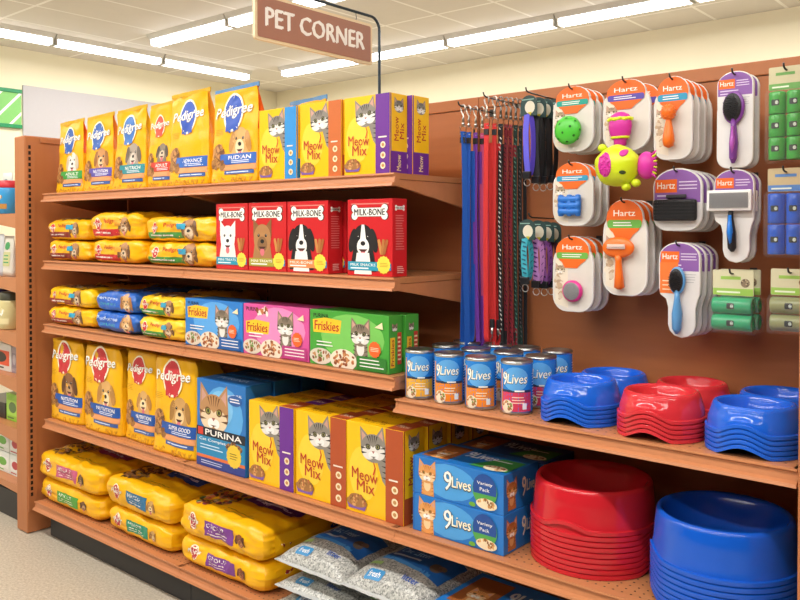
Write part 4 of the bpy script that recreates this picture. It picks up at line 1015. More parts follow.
def hang(px0, px1, pyt, pyb, name, cat_, group, what, kind, mkart, parts, n, labels, dy=.042, hookpos=None, col=None, th=.014, scale=None):
    """n packs one behind another on one hook; px box is what the photo shows of the front one"""
    xl, zt_ = at(px0, (pyt+pyb)/2)[0], at((px0+px1)/2, pyt)[1]; xr = at(px1, (pyt+pyb)/2)[0]; zb_ = at((px0+px1)/2, pyb)[1]
    W, H = xr-xl, zt_-zb_; xc = (xl+xr)/2
    r = thing(name, (xc, YF, zb_), labels[0], cat_, group)
    card_mesh(kind, W, H, mkart(W, H), col=col, th=th).build('backing_card', r)
    parts(r, W, H)
    for k in range(1, n): dup(r, (xc+.002*k, YF+dy*k, zb_-.001*k), labels[k], group)
    hook(xc, zt_-.012, what)
    return r
SEC = ['', 'second in line', 'third in line', 'fourth in line']
def labs(base, n, what): return [base]+['%s, %s behind the front one' % (what, SEC[k]) for k in range(1, n)]
def green_ball(r, W, H):
    mb = MB(); mg = M('4FC23A', rough=.35); md = M('1F6A1C', rough=.7); R = W*.315
    mb.ball((0, 0, 0), (R, R*.5, R), mg, 24, 14)
    for i in range(26):
        z = 1-2*(i+.5)/26; a = i*2.399; q = (1-z*z)**.5; d = Vector((q*cos(a), q*sin(a), z))
        u = d.cross(Vector((0, 0, 1))).normalized(); w_ = d.cross(u)
        c = Vector((d.x, d.y*.5, d.z))*(R+.0006); c.y -= .0006; rr_ = .0042; vs = [c]+[c+(u*cos(2*pi*j/8)+w_*sin(2*pi*j/8))*rr_ for j in range(8)]
        mb.add(vs, [(0, 1+j, 1+(j+1) % 8) for j in range(8)], md)
    mb.build('ball', r, (-W*.03, -.006-R*.45, H*.32))
def jack_toy(r, W, H):
    mb = MB(); m = M('2474D0', rough=.35)
    for z in (-.017, 0, .017):
        mb.lathe([(.004, -.034), (.009, -.032), (.011, -.02), (.0075, -.012), (.011, -.004), (.0075, .004), (.011, .013), (.0075, .02), (.011, .028), (.004, .034)], m, 12, c=(0, 0, z), axis='x')
    for x in (-.026, 0, .026): mb.lathe([(.003, -.03), (.008, -.028), (.009, 0), (.008, .028), (.003, .03)], m, 10, c=(x, .001, 0))
    o = mb.build('chew_toy', r, (-W*.02, -.020, H*.32)); o.scale = (1.15, 1, 1.15)
def chew_pair(r, W, H):
    mag = M('CF2E9C', rough=.4); lim = M('D4E020', rough=.4)
    mb = MB(); R = .036
    prof = [(.012, -.06), (.020, -.055), (.020, -.042), (.026, -.036), (.033, -.02), (R, 0), (R*.96, .018), (.028, .034), (.014, .042), (.001, .044)]
    mb.lathe(prof, mag, 24); mb.lathe([(.0275, -.037), (.030, -.034), (.0295, -.030), (.0275, -.032)], lim, 24)
    for k in range(14):
        a = 2*pi*k/14; mb.ball((.034*cos(a), .034*sin(a), .020+.003*(k % 2)), (.0085, .0085, .005), lim, 8, 6)
    mb.lathe([(.033, .016), (.0365, .019), (.0335, .026), (.031, .027)], lim, 24)
    o = mb.build('bulb_toy', r, (-W*.04, -.03, H*.33)); o.scale = (1, .62, 1)
def big_toy():
    x, z = at(632, 168); t = thing('chew_toy', (x, YF-.10, z), 'lime green and magenta spotted rubber chew toy below the bulb shaped toy', 'pet toy', 'pet toys on the hooks')
    mag = M('CF2E9C', rough=.4); lim = M('CFE01C', rough=.38); dk = M('33441A', rough=.6)
    R = .062
    mb = MB(); mb.ball((0, 0, 0), (R*1.08, R*.8, R*.97), lim, 32, 20, lambda d: 1+.05*max(0, sin(5*math.atan2(d.z, d.x))))
    mb.build('toy_body', t)
    def patch(cx, cz, rx, rz, m, nm, bumps=0):
        mb = MB(); vs = []; n = 24
        def S_(x, z, o):
            q = max(.02, 1-(x/(R*1.1))**2-(z/(R))**2); return (x, -(R*.8)*q**.5-o, z)
        rings = 5
        for j in range(rings+1):
            for i in range(n): a = 2*pi*i/n; vs.append(S_(cx+rx*j/rings*cos(a), cz+rz*j/rings*sin(a), .004 if j < rings else -.004))
        mb.add(vs, [(j*n+i, j*n+(i+1) % n, (j+1)*n+(i+1) % n, (j+1)*n+i) for j in range(rings) for i in range(n)], m, True)
        rnd = random.Random(4)
        for k in range(bumps):
            a = rnd.uniform(0, 6.28); q = rnd.random()**.5*.85; p = S_(cx+rx*q*cos(a), cz+rz*q*sin(a), .004); mb.ball(p, .0028, m, 6, 4)
        mb.build(nm, t)
    patch(-.018, .002, .026, .040, mag, 'magenta_patch', 60); patch(.034, .034, .011, .012, mag, 'magenta_spot'); patch(.034, -.022, .009, .006, dk, 'squeak_hole')
    mb = MB(); mb.ball((.085, .01, -.002), (.028, .026, .040), mag, 18, 12)
    for k in range(9):
        a = -1.2+2.4*k/8; mb.tube([(.10, .005, a*.02), (.116+.004*cos(a), .0, a*.032)], [.0045, .002], lim if k % 2 else mag, 6)
    mb.build('spiky_tail', t)
    for dx, dz in ((.03, -.062), (.06, -.052), (-.045, .055)):
        mb = MB(); mb.ball((dx, -.005, dz), (.014, .014, .012), lim, 12, 8); mb.build('foot', t)
def orange_wand(r, W, H):
    m = M('F0741C', rough=.35); mb = MB()
    mb.ball((0, 0, H*.56), (.021, .019, .023), m, 20, 14)
    for i in range(60):
        z = 1-2*(i+.5)/60; a = i*2.399; q = (1-z*z)**.5; mb.ball((.021*q*cos(a), .019*q*sin(a), H*.56+.023*z), .0027, m, 6, 4)
    mb.build('bristle_head', r, (-.004, -.026, .0))
    mb = MB(); mb.lathe([(.008, H*.50), (.0085, H*.45), (.012, H*.38), (.016, H*.28), (.017, H*.22), (.014, H*.165), (.004, H*.14)], m, 18); mb.build('handle', r, (-.004, -.024, 0))
def paddle(hc, kc, dark_, sx, hx=0.):
    def f(r, W, H):
        mh_ = M(hc, rough=.3); md = M('1D1B1E', rough=.5); hz, hr, hv = H*.62, W*.30, H*.17
        if sx == 'blue': hz, hr, hv = H*.60, W*.20, H*.145
        mb = MB(); mb.ball((hx, 0, hz), (hr, .008, hv), mh_, 28, 14); mb.build('brush_head', r, (0, -.014, 0))
        mb = MB(); mb.ball((hx-hr*.08, 0, hz), (hr*.84, .006, hv*.86), md, 24, 12)
        for i in range(70):
            q = (i/70)**.5*.8; a = i*2.399; x, z = hx-hr*.08+hr*.84*q*cos(a), hz+hv*.86*q*sin(a); mb.tube([(x, -.004, z), (x-.002, -.016, z)], .0009, md, 4)
        mb.build('bristle_pad', r, (0, -.019, 0))
        mb = MB(); z1, z0 = hz-hv*.9, H*.045
        mb.tube([(hx, 0, z1+.01), (hx+.001, 0, z1-.015), (hx+.001, 0, (z1+z0)/2), (hx, 0, z0+.015), (hx, 0, z0)], [.007, .008, W*.12, W*.105, .004], mh_, 12); hd = mb.build('handle', r, (0, -.016, 0))
        if dark_:
            mb = MB(); mb.tube([(hx+.001, -.006, z1-.012), (hx+.001, -.006-W*.06, (z1+z0)/2), (hx, -.006, z0+.012)], [.004, W*.075, .004], M(kc, rough=.3), 10); mb.build('grip_inlay', hd)
    return f
def black_pad(r, W, H):
    md = M('161518', rough=.55); mb = MB(); mb.bbox(-W*.44, W*.42, -.022, 0, H*.16, H*.50, md, .008)
    for i in range(16):
        for j in range(6):
            x, z = -W*.38+W*.76*i/15, H*.20+H*.26*j/5; mb.tube([(x, -.021, z), (x, -.03, z-.002)], .0012, md, 4)
    mb.build('bristle_pad', r, (0, -.0055, 0))
    mb = MB(); mb.bbox(-W*.2, W*.2, -.01, 0, H*.52, H*.58, M('3A383C', rough=.5), .003); mb.build('grip_strap', r, (0, -.0055, 0))
def slicker(r, W, H):
    g = M('F1F0EE', rough=.3); mb = MB(); w2 = W*.56; z0, z1 = H*.555, H*.775
    mb.bbox(-w2, w2*.95, -.014, 0, z0, z1, g, .004); mb.build('brush_plate', r, (-.006, -.012, 0))
    mb = MB(); pm = M('8E8E90', rough=.5); mb.box(-w2*.86, w2*.82, -.0165, -.0145, z0+.008, z1-.008, pm)
    for i in range(22):
        for j in range(9): x, z = -w2*.82+w2*1.6*i/21, z0+.011+(z1-z0-.022)*j/8; mb.tube([(x, -.016, z), (x, -.022, z-.002)], .0006, pm, 3)
    mb.build('wire_pad', r, (-.006, -.012, 0))
    bl = M('1F78D8', rough=.3); dk = M('1B1B22', rough=.4)
    mb = MB(); mb.tube([(0, 0, z0+.002), (0, -.002, z0-.02), (.002, -.002, H*.33), (.004, 0, H*.16), (.005, 0, H*.12)], [.006, .008, .0125, .0115, .004], dk, 12); hd = mb.build('handle', r, (-.004, -.016, 0))
    mb = MB(); mb.tube([(0, -.007, z0-.012), (.001, -.009, H*.33), (.003, -.007, H*.2)], [.004, .009, .005], bl, 10); mb.build('grip_inlay', hd)
def rubber_disc(r, W, H):
    mb = MB(); mp = M('E23C94', rough=.35); mb.lathe([(.001, -.004), (.030, -.004), (.0345, -.010), (.034, -.018), (.028, -.022)], mp, 28, axis='y', caps=False)
    mb.build('brush_body', r, (.006, -.002, H*.28))
    mb = MB(); gy = M('8B8A8C', rough=.6); mb.lathe([(.028, -.0215), (.024, -.0235), (.001, -.0245)], gy, 28, axis='y', caps=False)
    for i in range(70): q = (i/70)**.5*.025; a = i*2.399; mb.ball((q*cos(a), -.025, q*sin(a)), .0017, gy, 5, 4)
    mb.build('bristle_pad', r, (.006, -.003, H*.28))
def rake(r, W, H):
    m = M('F0701C', rough=.33)
    mb = MB(); vs = []
    mb.ball((0, 0, H*.50), (W*.33, .013, H*.105), m, 26, 14, lambda d: 1+.08*abs(d.x)); mb.build('tool_head', r, (-.012, -.022, 0))
    mb = MB(); mb.tube([(0, 0, H*.42), (0, 0, H*.36), (.002, 0, H*.22), (.003, 0, H*.09), (.003, 0, H*.07)], [.012, .0095, .0125, .016, .006], m, 14); mb.build('handle', r, (-.012, -.02, 0))
    mb = MB(); pm = M('E8C8BC', rough=.4); mb.bbox(-W*.2, W*.2, -.004, 0, H*.485, H*.535, pm, .0015)
    for i in range(12): mb.tube([(-W*.18+W*.36*i/11, -.003, H*.51), (-W*.18+W*.36*i/11, -.012, H*.50)], .001, M('B8B8B8', **METAL), 4)
    mb.build('steel_comb', r, (-.012, -.0355, 0))
TG = 'pet toys on the hooks'; BG_ = 'grooming brushes on the hooks'
hang(553, 594, 86, 152, 'pet_toy_pack', 'pet toy', TG, 'the green ball packs', 'toy', lambda W, H: toy_art(W, H, '1F9E8E', 0), green_ball, 3, labs('orange topped card with a green holed ball', 3, 'green ball pack'), dy=.045)
hang(603, 651, 79, 151, 'pet_toy_pack', 'pet toy', TG, 'the magenta bulb toy packs', 'toy', lambda W, H: toy_art(W, H, '5A4AA8', 0), chew_pair, 2, labs('orange topped card with a magenta bulb toy with lime spots', 2, 'magenta bulb toy pack'), dy=.09)
big_toy()
hang(654, 693, 76, 160, 'pet_toy_pack', 'pet toy', TG, 'the orange wand toy packs', 'toy', lambda W, H: toy_art(W, H, '2F96BE', 0), orange_wand, 4, labs('orange topped card with an orange knobbed wand', 4, 'orange wand pack'), dy=.045)
hang(717, 754, 71, 168, 'brush_pack', 'pet brush', BG_, 'the purple brush packs', 'arch', lambda W, H: groom_art('arch', W, H), paddle('7B3F96', 'B65CC0', True, 'p'), 2, labs('purple topped pack with a purple and black oval brush', 2, 'purple oval brush pack'), dy=.04)
hang(553, 594, 162, 226, 'pet_toy_pack', 'pet toy', TG, 'the blue chew toy packs', 'toy', lambda W, H: toy_art(W, H, '2F96BE', 0), jack_toy, 3, labs('orange topped card with a blue knobbed chew toy', 3, 'blue chew toy pack'), dy=.045)
hang(603, 648, 199, 296, 'brush_pack', 'pet brush', BG_, 'the orange rake packs', 'toy', lambda W, H: toy_art(W, H, '6CB04A', 0), rake, 3, labs('orange topped card with an orange grooming rake', 3, 'orange grooming rake pack'), dy=.045)
hang(653, 703, 168, 231, 'brush_pack', 'pet brush', BG_, 'the black brush packs', 'arch', lambda W, H: groom_art('arch', W, H), black_pad, 4, labs('purple topped pack with a wide black bristle brush', 4, 'wide black brush pack'), dy=.045)
hang(714, 755, 169, 263, 'brush_pack', 'pet brush', BG_, 'the slicker brush packs', 'narrow', lambda W, H: groom_art('narrow', W, H), slicker, 2, labs('pack with a grey slicker brush with a blue handle', 2, 'slicker brush pack'), dy=.045)
hang(553, 594, 236, 312, 'brush_pack', 'pet brush', BG_, 'the pink rubber brush packs', 'toy', lambda W, H: toy_art(W, H, '6CB04A', 0), rubber_disc, 3, labs('orange topped card with a round pink and grey brush', 3, 'round pink brush pack'), dy=.045)
def blue_art(W, H):
    a = groom_art('narrow', W, H); t_ = H-W*.36; a.rect(-W*.46, t_-W*.85, -W*.02, t_-W*.12, 'EE7A35'); a.lines(-W*.4, t_-W*.8, -W*.1, t_-W*.5, 3, 'F8D8B8', .25); return a
hang(659, 701, 242, 338, 'brush_pack', 'pet brush', BG_, 'the light blue brush packs', 'narrow', blue_art, paddle('5C9AD0', '', False, 'blue', -.002), 4, labs('orange and purple pack with a light blue oval brush', 4, 'light blue oval brush pack'), dy=.04)
# bag roll packs
def roll_pack(px0, px1, pyt, pyb, rows, cols, colr, cardc, labels, what, n, vertical=False, hd=.26, logo='5E8C4A'):
    xl = at(px0, pyt)[0]; xr = at(px1, pyt)[0]; xc = (xl+xr)/2; zt_ = at((px0+px1)/2, pyt)[1]; zb_ = at((px0+px1)/2, pyb)[1]; W, H = xr-xl, zt_-zb_
    r = thing('bag_roll_pack', (xc, YF, zb_), labels[0], 'bag rolls', 'packs of waste bag rolls on the hooks')
    a = Art(); a.rect(-W*.49, H*(1-hd)+.001, W*.49, H-.001, cardc); a.lines(-W*.3, H*(1-hd*.45), W*.35, H*(1-hd*.2), 1, logo, .5)
    a.rect(-W*.49, H*(1-hd)+.001, W*.49, H*(1-hd*.72), logo); a.lines(-W*.4, H*(1-hd*.95), W*.2, H*(1-hd*.78), 1, 'E8F0DC', .4)
    if rows == 2 and not vertical: a.ell(W*.3, H*(1-hd*.5), W*.11, W*.11, '8A7A62'); a.blots(W*.3, H*(1-hd*.5), W*.09, W*.09, 10, ['5A4A3A', 'B8A888'], W*.03)
    mb = MB(); P = rrect(-W/2, H*(1-hd), W/2, H, .004); mb.extr([(p, q) for p, q in P], 'y', -.001, .002, M(cardc, rough=.5)); a.emit(mb, lambda u, v, o: (u, -.001-o, v)); mb.build('header_card', r)
    m = M(colr, rough=.28, bump=.2, scale=60, var=.12); core = M('2C2A28', rough=.6)
    Hb = H*(1-hd)-.004
    for i in range(rows):
        for j in range(cols):
            mb = MB()
            if vertical: rad, ln = W/cols/2*.97, Hb/rows*.97
            else: rad, ln = Hb/rows/2*.97, W/cols*.96
            cx = -W/2+W*(j+.5)/cols; cz = Hb*(i+.5)/rows
            pr = [(rad*.3, -ln/2+.002), (rad*.32, -ln/2), (rad*.9, -ln/2), (rad, -ln/2+.003), (rad*.985, -ln*.25), (rad, 0), (rad*.985, ln*.25), (rad, ln/2-.003), (rad*.9, ln/2), (rad*.32, ln/2), (rad*.3, ln/2-.002)]
            mb.lathe(pr, m, 20, c=(cx, 0, cz), axis='z' if vertical else 'x')
            A_ = Art(); A_.rr(cx-.010, cz-.008, cx+.010, cz+.008, .003, '1F2A26'); A_.ell(cx+.004, cz, .004, .005, 'C8D8CC')
            A_.emit(mb, lambda u, v, o: (u, -(max(0, rad**2-((u-cx) if vertical else (v-cz))**2))**.5-o, v), e0=.0015, maxe=.008)
            mb.build('bag_roll', r, (0, 0, 0))
    film = M('FFFFFF', rough=.08, var=0, alpha=.05, key='film')
    mb = MB(); rr_ = max(W/cols/2 if vertical else Hb/rows/2, .01)+.0025
    x0_, x1_ = -W/2-.003, W/2+.003
    mb.extr([(-rr_, .0), (-rr_, Hb-.006), (-.003, Hb+.004), (.003, Hb+.004), (rr_, Hb-.006), (rr_, 0), (.002, -.008), (-.002, -.008)], 'x', x0_, x1_, film); mb.build('clear_wrap', r)
    for k in range(1, n): dup(r, (xc+.001*k, YF+(2*rr_+.006)*k, zb_), labels[k])
    hook(xc, zt_-.012, what)
roll_pack(769, 805, 66, 160, 3, 2, '35A038', 'C8C29E', ['pack of six bright green bag rolls at the top right corner'], 'the bright green bag rolls', 1, True, .25, '6EA85A')
roll_pack(768, 805, 168, 255, 2, 2, '1755C4', 'C9B78E', ['pack of blue bag rolls with a tan card at the right edge'], 'the blue bag rolls', 1, True, .27, '5A88C8')
roll_pack(713, 754, 270, 331, 2, 1, '1FA06A', 'D6D3B0', ['pack of two emerald green bag rolls with a cream card', 'emerald green bag roll pack second in line, behind the front one'], 'the emerald bag rolls', 2, False, .42, '9CC85A')
roll_pack(771, 812, 269, 332, 2, 1, '8E9464', 'D6D3B0', ['pack of two olive bag rolls with a cream card at the right edge'], 'the olive bag rolls', 1, False, .42, '9CC85A')

# leashes
def leash(px, Yd, ztop, zbot, w_, col, label, pat=None, dx=.0, closed=True, clasp='C9C7C2', spread=.010, sep=0, low=False):
    w_ *= .8; x = onY(px-2.5, 200, Yd)[0]; t = thing('dog_leash', (x, Yd, ztop), label, 'dog leash', 'dog leashes hanging from the hooks')
    L_ = ztop-zbot; pts = [(0, 0, -.085)]; n = 14
    for i in range(1, n+1): s_ = i/n; pts.append((dx*s_*s_+sep*s_**.5, -spread*sin(pi*s_)*.5, -.085-(L_-.085-.02)*s_))
    for i in range(1, 7): a = pi*i/7; pts.append((dx+.004*i/7+sep*cos(a), -.000+spread*.9*(1-cos(a)), -L_+.02-(.02+sep*.5)*sin(a)))
    for i in range(n, 0, -1): s_ = i/n; pts.append((dx*s_*s_+.004-sep*s_**.5, spread*1.8+.004*sin(3*s_), -.10-(L_-.12)*s_))
    mb = MB(); m = M(col, rough=.65, bump=.3, scale=220, var=.12)
    mb.ribbon(pts, (.35, 1, 0) if sep else (1, .15, 0), w_, .0022, m)
    if pat:
        rnd = random.Random(len(label)*7); pm = M(pat, rough=.6)
        for i in range(int(L_/.016)):
            z = -.10-i*.016; q = (-z-.085)/(L_-.105)
            if 0 < q < .97: xx = dx*q*q+rnd.uniform(-.2, .2)*w_; yy = -spread*sin(pi*q)*.5-.0024; mb.ribbon([(xx-w_*.2, yy, z), (xx+w_*.2, yy, z-.006)], (0, 0, 1), .005, .0006, pm)
    mb.build('strap', t)
    cm = M(clasp, **METAL)
    mb = MB(); mb.tube([(0, 0, -.062), (0, 0, -.04), (.002, 0, -.03), (-.006, 0, -.018), (-.010, 0, -.004), (-.006, 0, .006), (.002, 0, .008), (.008, 0, .002), (.009, 0, -.012), (.006, 0, -.022)], [.0045, .0042, .003, .0028, .0026, .0026, .0026, .0026, .0026, .002], cm, 7)
    mb.lathe([(.004, -.066), (.006, -.064), (.006, -.056), (.004, -.054)], cm, 10); mb.build('snap_clasp', t)
    if low:
        mb = MB(); zz = -L_+.03; mb.tube([(0, -.012, zz+.045), (0, -.014, zz+.02), (.002, -.014, zz+.01), (-.006, -.014, zz-.002), (-.010, -.014, zz-.016), (-.006, -.014, zz-.026), (.002, -.014, zz-.028), (.008, -.014, zz-.022), (.009, -.014, zz-.008)], [.005, .0045, .003, .0028, .0026, .0026, .0026, .0026, .0024], cm, 7)
        mb.bbox(-.008, .008, -.018, -.008, zz+.04, zz+.07, M('1E1E22', rough=.5), .002); mb.build('lower_clasp', t)
    mb = MB(); mb.tube([(-w_*.6, 0, -.094), (-w_*.6, 0, -.068), (w_*.6, 0, -.068), (w_*.6, 0, -.094)], .0018, cm, 6, closed=True); mb.build('strap_ring', t)
    mb = MB(); mb.ribbon([(0, -.0022, -.105), (0, -.0028, -.125)], (1, 0, 0), w_*1.06, .004, M('23262C' if pat is None and clasp != 'x' else col, rough=.6)); mb.build('stitched_sleeve', t)
    return t
LZT = onY(462, 108, YF)[1]
LS = [(463.5, 2.325, .026, '1F5FC0', 'blue leash at the far left with a wide hanging loop', None, 0, 350), (471, 2.352, .022, '1A5CC4', 'blue leash just right of the leftmost blue one', None, 0, 342), (478, 2.38, .020, '7838A8', 'plain purple leash right of the two blue ones', None, .012, 345),
      (484.5, 2.405, .018, 'C2487E', 'pink leash right of the purple one', None, .012, 345)]
def zat(py, Y): return onY(470, py, Y)[1]
for i, (px, Y, w_, c, lb, pt, dx, pb) in enumerate(LS): leash(px+(2 if i == 0 else 0), Y, zat(106, 2.33)-.002, zat(pb, Y), w_, c, lb, pt, dx, sep=.019 if i == 0 else 0)
LS2 = [(489, 2.325, .022, 'D02A2A', 'bright red leash at the front of the second hook', None, 0, 340), (497, 2.350, .020, 'C42424', 'red leash behind the bright red one', None, .0, 345), (503, 2.372, .020, '1B1B1E', 'black leash with white lettering pattern', 'E8E4DC', .004, 345),
       (508.5, 2.393, .018, '7C1C28', 'dark red leash with black dots', '1B1214', .004, 348), (513, 2.413, .018, '8E2230', 'dark red leash beside the green one', '2A1518', .006, 350), (518, 2.435, .018, '1C3A34', 'dark green patterned leash', '5C9A84', .008, 355), (523, 2.457, .016, '222226', 'thin black leash at the right end of the leashes', '6E6E72', .006, 350)]
for px, Y, w_, c, lb, pt, dx, pb in LS2: leash(px, Y, zat(100, 2.33)-.002, zat(pb, Y), w_, c, lb, pt, dx, clasp='C9C7C2' if Y < 2.36 else '8A8884', low=lb.startswith(('red leash', 'black leash', 'dark green')))
hx1 = onY(461.5, 200, 2.325)[0]; hx2 = onY(486.5, 200, 2.325)[0]
hook(hx1, zat(106, 2.33), 'the blue, purple and pink leashes'); hook(hx2, zat(100, 2.33), 'the red and patterned leashes')

# collars on cards
def collar(px, py, Y, Hh, label, strap, second=None, pat=None, cw=.03, n=1, group='dog collars on hang cards', shift=0):
    x, z = onY(px, py, Y); t = thing('dog_collar', (x, Y, z), label, 'dog collar', group)
    a = Art(); W = .062; a.ell(.004, -.034, .019, .021, 'D8D2BE'); a.poly([(-.004, -.05), (.012, -.05), (.004, -.064)], 'C8B82C'); a.lines(-.026, -.012, .02, -.004, 1, '8AB0A4', .4)
    mb = MB(); P = [(-.031+.0, -.062), (.031, -.062), (.031, -.03)]+[(.031*cos(pi*i/10), -.02+.026*sin(pi*i/10)) for i in range(11)]+[(-.031, -.03)]
    mb.extr([(p, q) for p, q in P], 'y', -.001, .001, M('26403E', rough=.5)); a.emit(mb, lambda u, v, o: (u, -.001-o, v)); mb.build('hang_card', t)
    m = M(strap, rough=.6, bump=.2, scale=200, var=.1); w_ = cw; pts = []
    N = 20
    for i in range(N+1):
        u = 2*pi*(i/N)*.98+pi/2; pts.append((.016*cos(u)*.9, .004+.0*i, -.055-Hh/2+Hh/2*sin(u)))
    mb = MB(); mb.ribbon(pts, (.25, 1, 0), .02, .0024, m); s_ = mb.build('collar_strap', t)
    if pat:
        mb = MB(); pm = M(pat, rough=.6)
        for i in range(2, N-1):
            p = pts[i]; q = 1 if i % 2 else -1; mb.ribbon([(p[0]+(.0018 if p[0] > 0 else -.0018), p[1]-.004*q-.004, p[2]-.004), (p[0]+(.0018 if p[0] > 0 else -.0018), p[1]+.004, p[2]+.004)], (0, 1, .2), .006, .001, pm)
        mb.build('strap_pattern', s_)
    # front face strap lying towards the viewer
    mb = MB(); mb.ribbon([(-.004, -.006, -.058), (-.006, -.010, -.058-Hh*.3), (-.003, -.010, -.058-Hh*.7), (.0, -.005, -.058-Hh*.97)], (1, .1, 0), w_*.75, .0026, M(second or strap, rough=.6, bump=.2, scale=200, var=.1)); fs = mb.build('front_strap', t)
    if pat:
        mb = MB(); pm = M(pat, rough=.6)
        for i in range(9):
            f_ = (i+.5)/9; mb.ribbon([(-.012+.004*(i % 2), -.0118-.001, -.06-Hh*.92*f_), (.002+.004*(i % 2), -.0118-.001, -.064-Hh*.92*f_)], (0, 0, 1), .005, .0006, pm)
        mb.build('strap_pattern', fs)
    mb = MB(); bm_ = M('1A1A1E', rough=.3); mb.bbox(-.016, .014, -.018, -.004, -.058-Hh*.98-.012, -.058-Hh*.98+.012, bm_, .003); mb.build('buckle', t)
    mb = MB(); mb.tube([(.012*cos(2*pi*i/12), -.010, -.058-Hh*.98-.024+.012*sin(2*pi*i/12)) for i in range(12)], .0016, M('C9C7C2', **METAL), 6, closed=True); mb.build('ring', t)
    return t
collar(529, 80+17, 2.325, 0.203, 'violet and blue collar on the front green card of the upper collar hook', '5A46C8', '5F5AD8', cw=.026)
collar(538, 99, 2.352, 0.213, 'black collar, second on the upper collar hook', '17171C', '1C1C22', cw=.034)
collar(545, 100, 2.385, 0.213, 'black collar, third on the upper collar hook', '1A1A1E', '17171A', cw=.034)
collar(552, 101, 2.418, 0.208, 'black collar at the back of the upper collar hook', '1A1A1E', '17171A', cw=.03)
hook(onY(529, 97, 2.325)[0], onY(529, 93, 2.325)[1], 'the upper row of collars')
collar(527, 221, 2.305, .14, 'turquoise patterned collar at the front of the lower collar hook', '2A9CAC', '38A8BC', '1A5A70', cw=.028)
collar(538, 222, 2.345, .15, 'lilac patterned collar, second on the lower collar hook', 'C88ACC', 'C48CD0', '5A2A78', cw=.03)
collar(546, 223, 2.38, .15, 'purple patterned collar, third on the lower collar hook', '8A4AA0', '9A5AB0', '3A1A48', cw=.028)
collar(553, 224, 2.41, .145, 'dark plum collar at the back of the lower collar hook', '4A2438', '4A2438', cw=.026)
hook(onY(532, 222, 2.325)[0], onY(532, 218, 2.325)[1], 'the lower row of collars')

# ------------------------------------------------------------------ end-cap shelves at the left edge
EX = -4.385
for k, (z1, zb_f, what) in enumerate(((1.694, .05, 'highest'), (1.34, .05, 'second'), (1.04, .06, 'third'), (.793, .06, 'fourth'), (.511, .06, 'fifth'), (.20, .05, 'lowest'))):
    t = thing('end_shelf', (EX, 2.05, z1), '%s brown shelf of the side display at the left edge of the photo' % what, 'shelf', 'side display shelves at the left edge')
    mb = MB(); mb.box(-.75, -.001, .004, .85, -.02, 0, SHELF); mb.build('deck', t)
    mb = MB(); mb.extr([(-.75, .001), (-.001, .001), (-.001, -.095 if k < 5 else -.045), (-.05, -.085 if k < 5 else -.045), (-.75, -.015)], 'y', -.008, .003, SHELF); mb.build('bracket', t)
mb = MB(); mb.bbox(EX-.73, EX-.002, 2.05, 2.07, .001, .15, kickM, .002); mb.box(EX-.38, EX-.01, 2.07, 2.85, .001, .1, kickM); tag(mb.build('kick_plate'), 'black kick plate under the side display at the left edge', 'kick plate')
mb = MB(); mb.box(EX-.001, EX+.003, 2.56, 2.95, .02, ZT, BOARD); tag(mb.build('back_panel'), 'brown panel behind the side display at the left edge', 'back panel')
def end_item(px, py0, py1, wpx, Y, name, label, catg, build):
    x, z0 = onY(px, py1, Y); _, z1 = onY(px, py0, Y); w_ = onY(px+wpx, py1, Y)[0]-x
    return build(x, z0, z1-z0, w_, Y, name, label, catg)
def tin(cols):
    def f(x, z, h, w_, Y, name, label, catg):
        t = thing(name, (x+w_/2, Y, z), label, catg); r = w_/2
        mb = MB(); mb.lathe([(r*.9, 0), (r, .004), (r, h*.74), (r*.96, h*.78)], M(cols[0], rough=.3), 20)
        a = Art(); a.rect(-r, h*.15, r, h*.3, cols[2]); a.blots(0, h*.5, r*.6, h*.12, 12, [WHT, cols[2]], r*.18)
        a.emit(mb, lambda u, v, o: ((r+o)*sin(u/r), -(r+o)*cos(u/r), v), e0=.0006, maxe=.01); mb.build('bottle_body', t)
        mb = MB(); mb.lathe([(r*.96, h*.785), (r*.98, h*.8), (r*.9, h*.97), (r*.8, h)], M(cols[1], rough=.35), 20); mb.build('cap', t); return t
    return f
def pouch(cols, dp_=.05):
    def f(x, z, h, w_, Y, name, label, catg):
        mb = MB(); m = M(cols[0], **FILM); n = 8; vs = []
        for j in range(n+1):
            v_ = j/n; d = dp_/2*max(.05, 1-v_**2); ww = w_/2*(1-.06*sin(pi*v_))
            for k in range(16): a = 2*pi*k/16; vs.append((ww*spow(cos(a), .5), d*spow(sin(a), .8), h*v_))
        mb.add(vs, [(j*16+i, j*16+(i+1) % 16, (j+1)*16+(i+1) % 16, (j+1)*16+i) for j in range(n) for i in range(16)]+[tuple(range(16))[::-1], tuple(range(n*16, n*16+16))], m, True)
        a = Art(); a.rect(-w_*.35, h*.25, w_*.35, h*.6, cols[1]); a.lines(-w_*.25, h*.3, w_*.3, h*.55, 3, cols[2], .4); a.ell(0, h*.75, w_*.25, h*.1, cols[2])
        a.emit(mb, lambda u, v, o: (u, -dp_/2*max(.05, 1-(v/h)**2)*max(0, 1-abs(2*u/w_)**4)**.4-o, v), e0=.002, maxe=.02)
        o = mb.build(name); o.location = (x+w_/2, Y, z); return tag(o, label, catg)
    return f
def crt(cols, dp_=.12):
    def f(x, z, h, w_, Y, name, label, catg):
        a = Art(w_, h); a.rect(w_*.08, h*.2, w_*.92, h*.75, cols[1]); a.ell(w_*.5, h*.5, w_*.3, h*.2, cols[2]); a.lines(w_*.1, h*.05, w_*.7, h*.16, 1, cols[2], .5)
        return carton(name, x, Y, z, w_, h, dp_, label, catg, None, cols[0], a)
    return f
SD = 'on the side display at the left edge'
def eon(px0, px1, zs, h, Y, name, label, catg, bld):
    x0 = onY(px0, 229, Y)[0]; x1 = onY(px1, 229, Y)[0]; return bld(x0, zs+.0015, h, x1-x0, Y, name, label, catg)
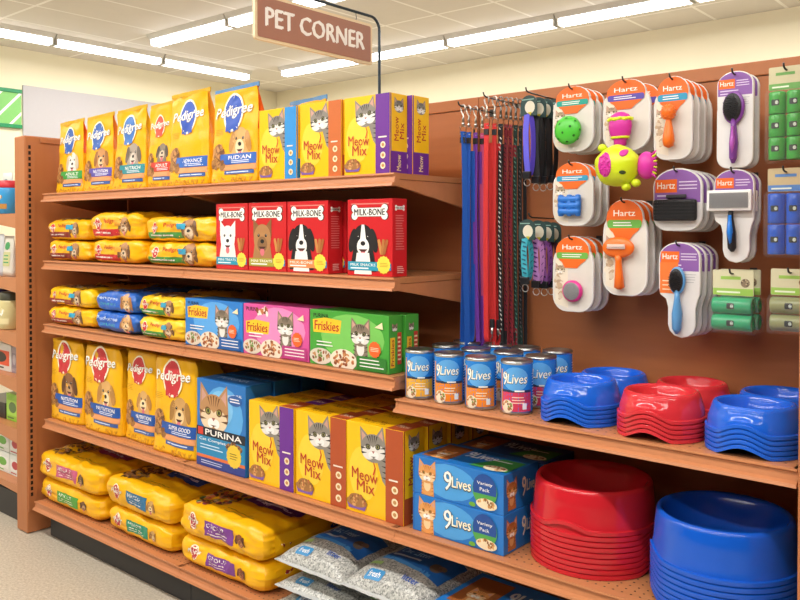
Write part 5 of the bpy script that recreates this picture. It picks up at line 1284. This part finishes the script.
eon(3.5, 14.5, 1.694, .19, 2.115, 'spray_bottle', 'blue bottle with a red cap '+SD+', top shelf', 'bottle', tin(('3A9CD8', 'C8303A', 'B8863A')))
eon(-14, 3, 1.694, .17, 2.12, 'snack_pouch', 'pale pouch cut off by the left edge, top shelf of the side display', 'pouch', pouch(('D8D2C4', '8A9A6A', 'B8503A')))
eon(3, 13, 1.694, .25, 2.2, 'snack_pouch', 'tall grey-white pouch behind the blue bottle '+SD, 'pouch', pouch(('D2D8D6', '9AB0B8', '6A8A94')))
eon(5, 14.5, 1.34, .23, 2.11, 'snack_pouch', 'clear pouch with green base, second shelf of the side display', 'pouch', pouch(('DDD9CC', 'C8C890', '3A9A5A')))
eon(-8, 4.5, 1.34, .24, 2.10, 'snack_pouch', 'dark and white pouch at the left edge, second shelf of the side display', 'pouch', pouch(('C9CDD2', '3A4050', 'E4E4E4')))
eon(5, 14.5, 1.04, .21, 2.11, 'shampoo_bottle', 'pale yellow bottle with a dark cap, third shelf of the side display', 'bottle', tin(('D8CC94', '4A4A3A', 'E8DCA8')))
eon(-6, 4.5, 1.04, .22, 2.12, 'shampoo_bottle', 'grey bottle with a navy cap at the left edge, third shelf of the side display', 'bottle', tin(('9AA0A0', '2A2C6A', 'C86A4A')))
eon(-12, 10, .793, .155, 2.10, 'pet_care_box', 'white box with an orange and black picture, fourth shelf of the side display', 'box', crt(('D8D4CE', 'D8502E', '2A2624')))
eon(10.6, 15.8, .793, .15, 2.10, 'pet_care_box', 'narrow mauve-grey box next to the white box, fourth shelf of the side display', 'box', crt(('9A8A94', '8A7A84', 'B0A4AA')))
eon(5, 17.5, .511, .155, 2.11, 'treat_box', 'lime green box, fifth shelf of the side display', 'box', crt(('8CC63A', 'A8D85A', '5A7A4A'), .08))
eon(-20, 4, .511, .09, 2.11, 'pet_tray', 'black tray with white top at the left edge, fifth shelf of the side display', 'tray', crt(('1C1C1E', '242426', '3A3A3C'), .2))
for k, (a0, a1) in enumerate(((-6, 7.5), (8, 18.5))):
    for r in range(2):
        eon(a0, a1, .20+r*.122, .118, 2.11, 'litter_liner_pack', '%s white and green pack %s, lowest shelf of the side display' % (('lower', 'upper')[r], ('at the left edge', 'next to the end panel')[k]), 'pack', crt(('DCE2DC', 'E8ECE8', '6AB04A' if k == 0 else 'B8404A'), .12))
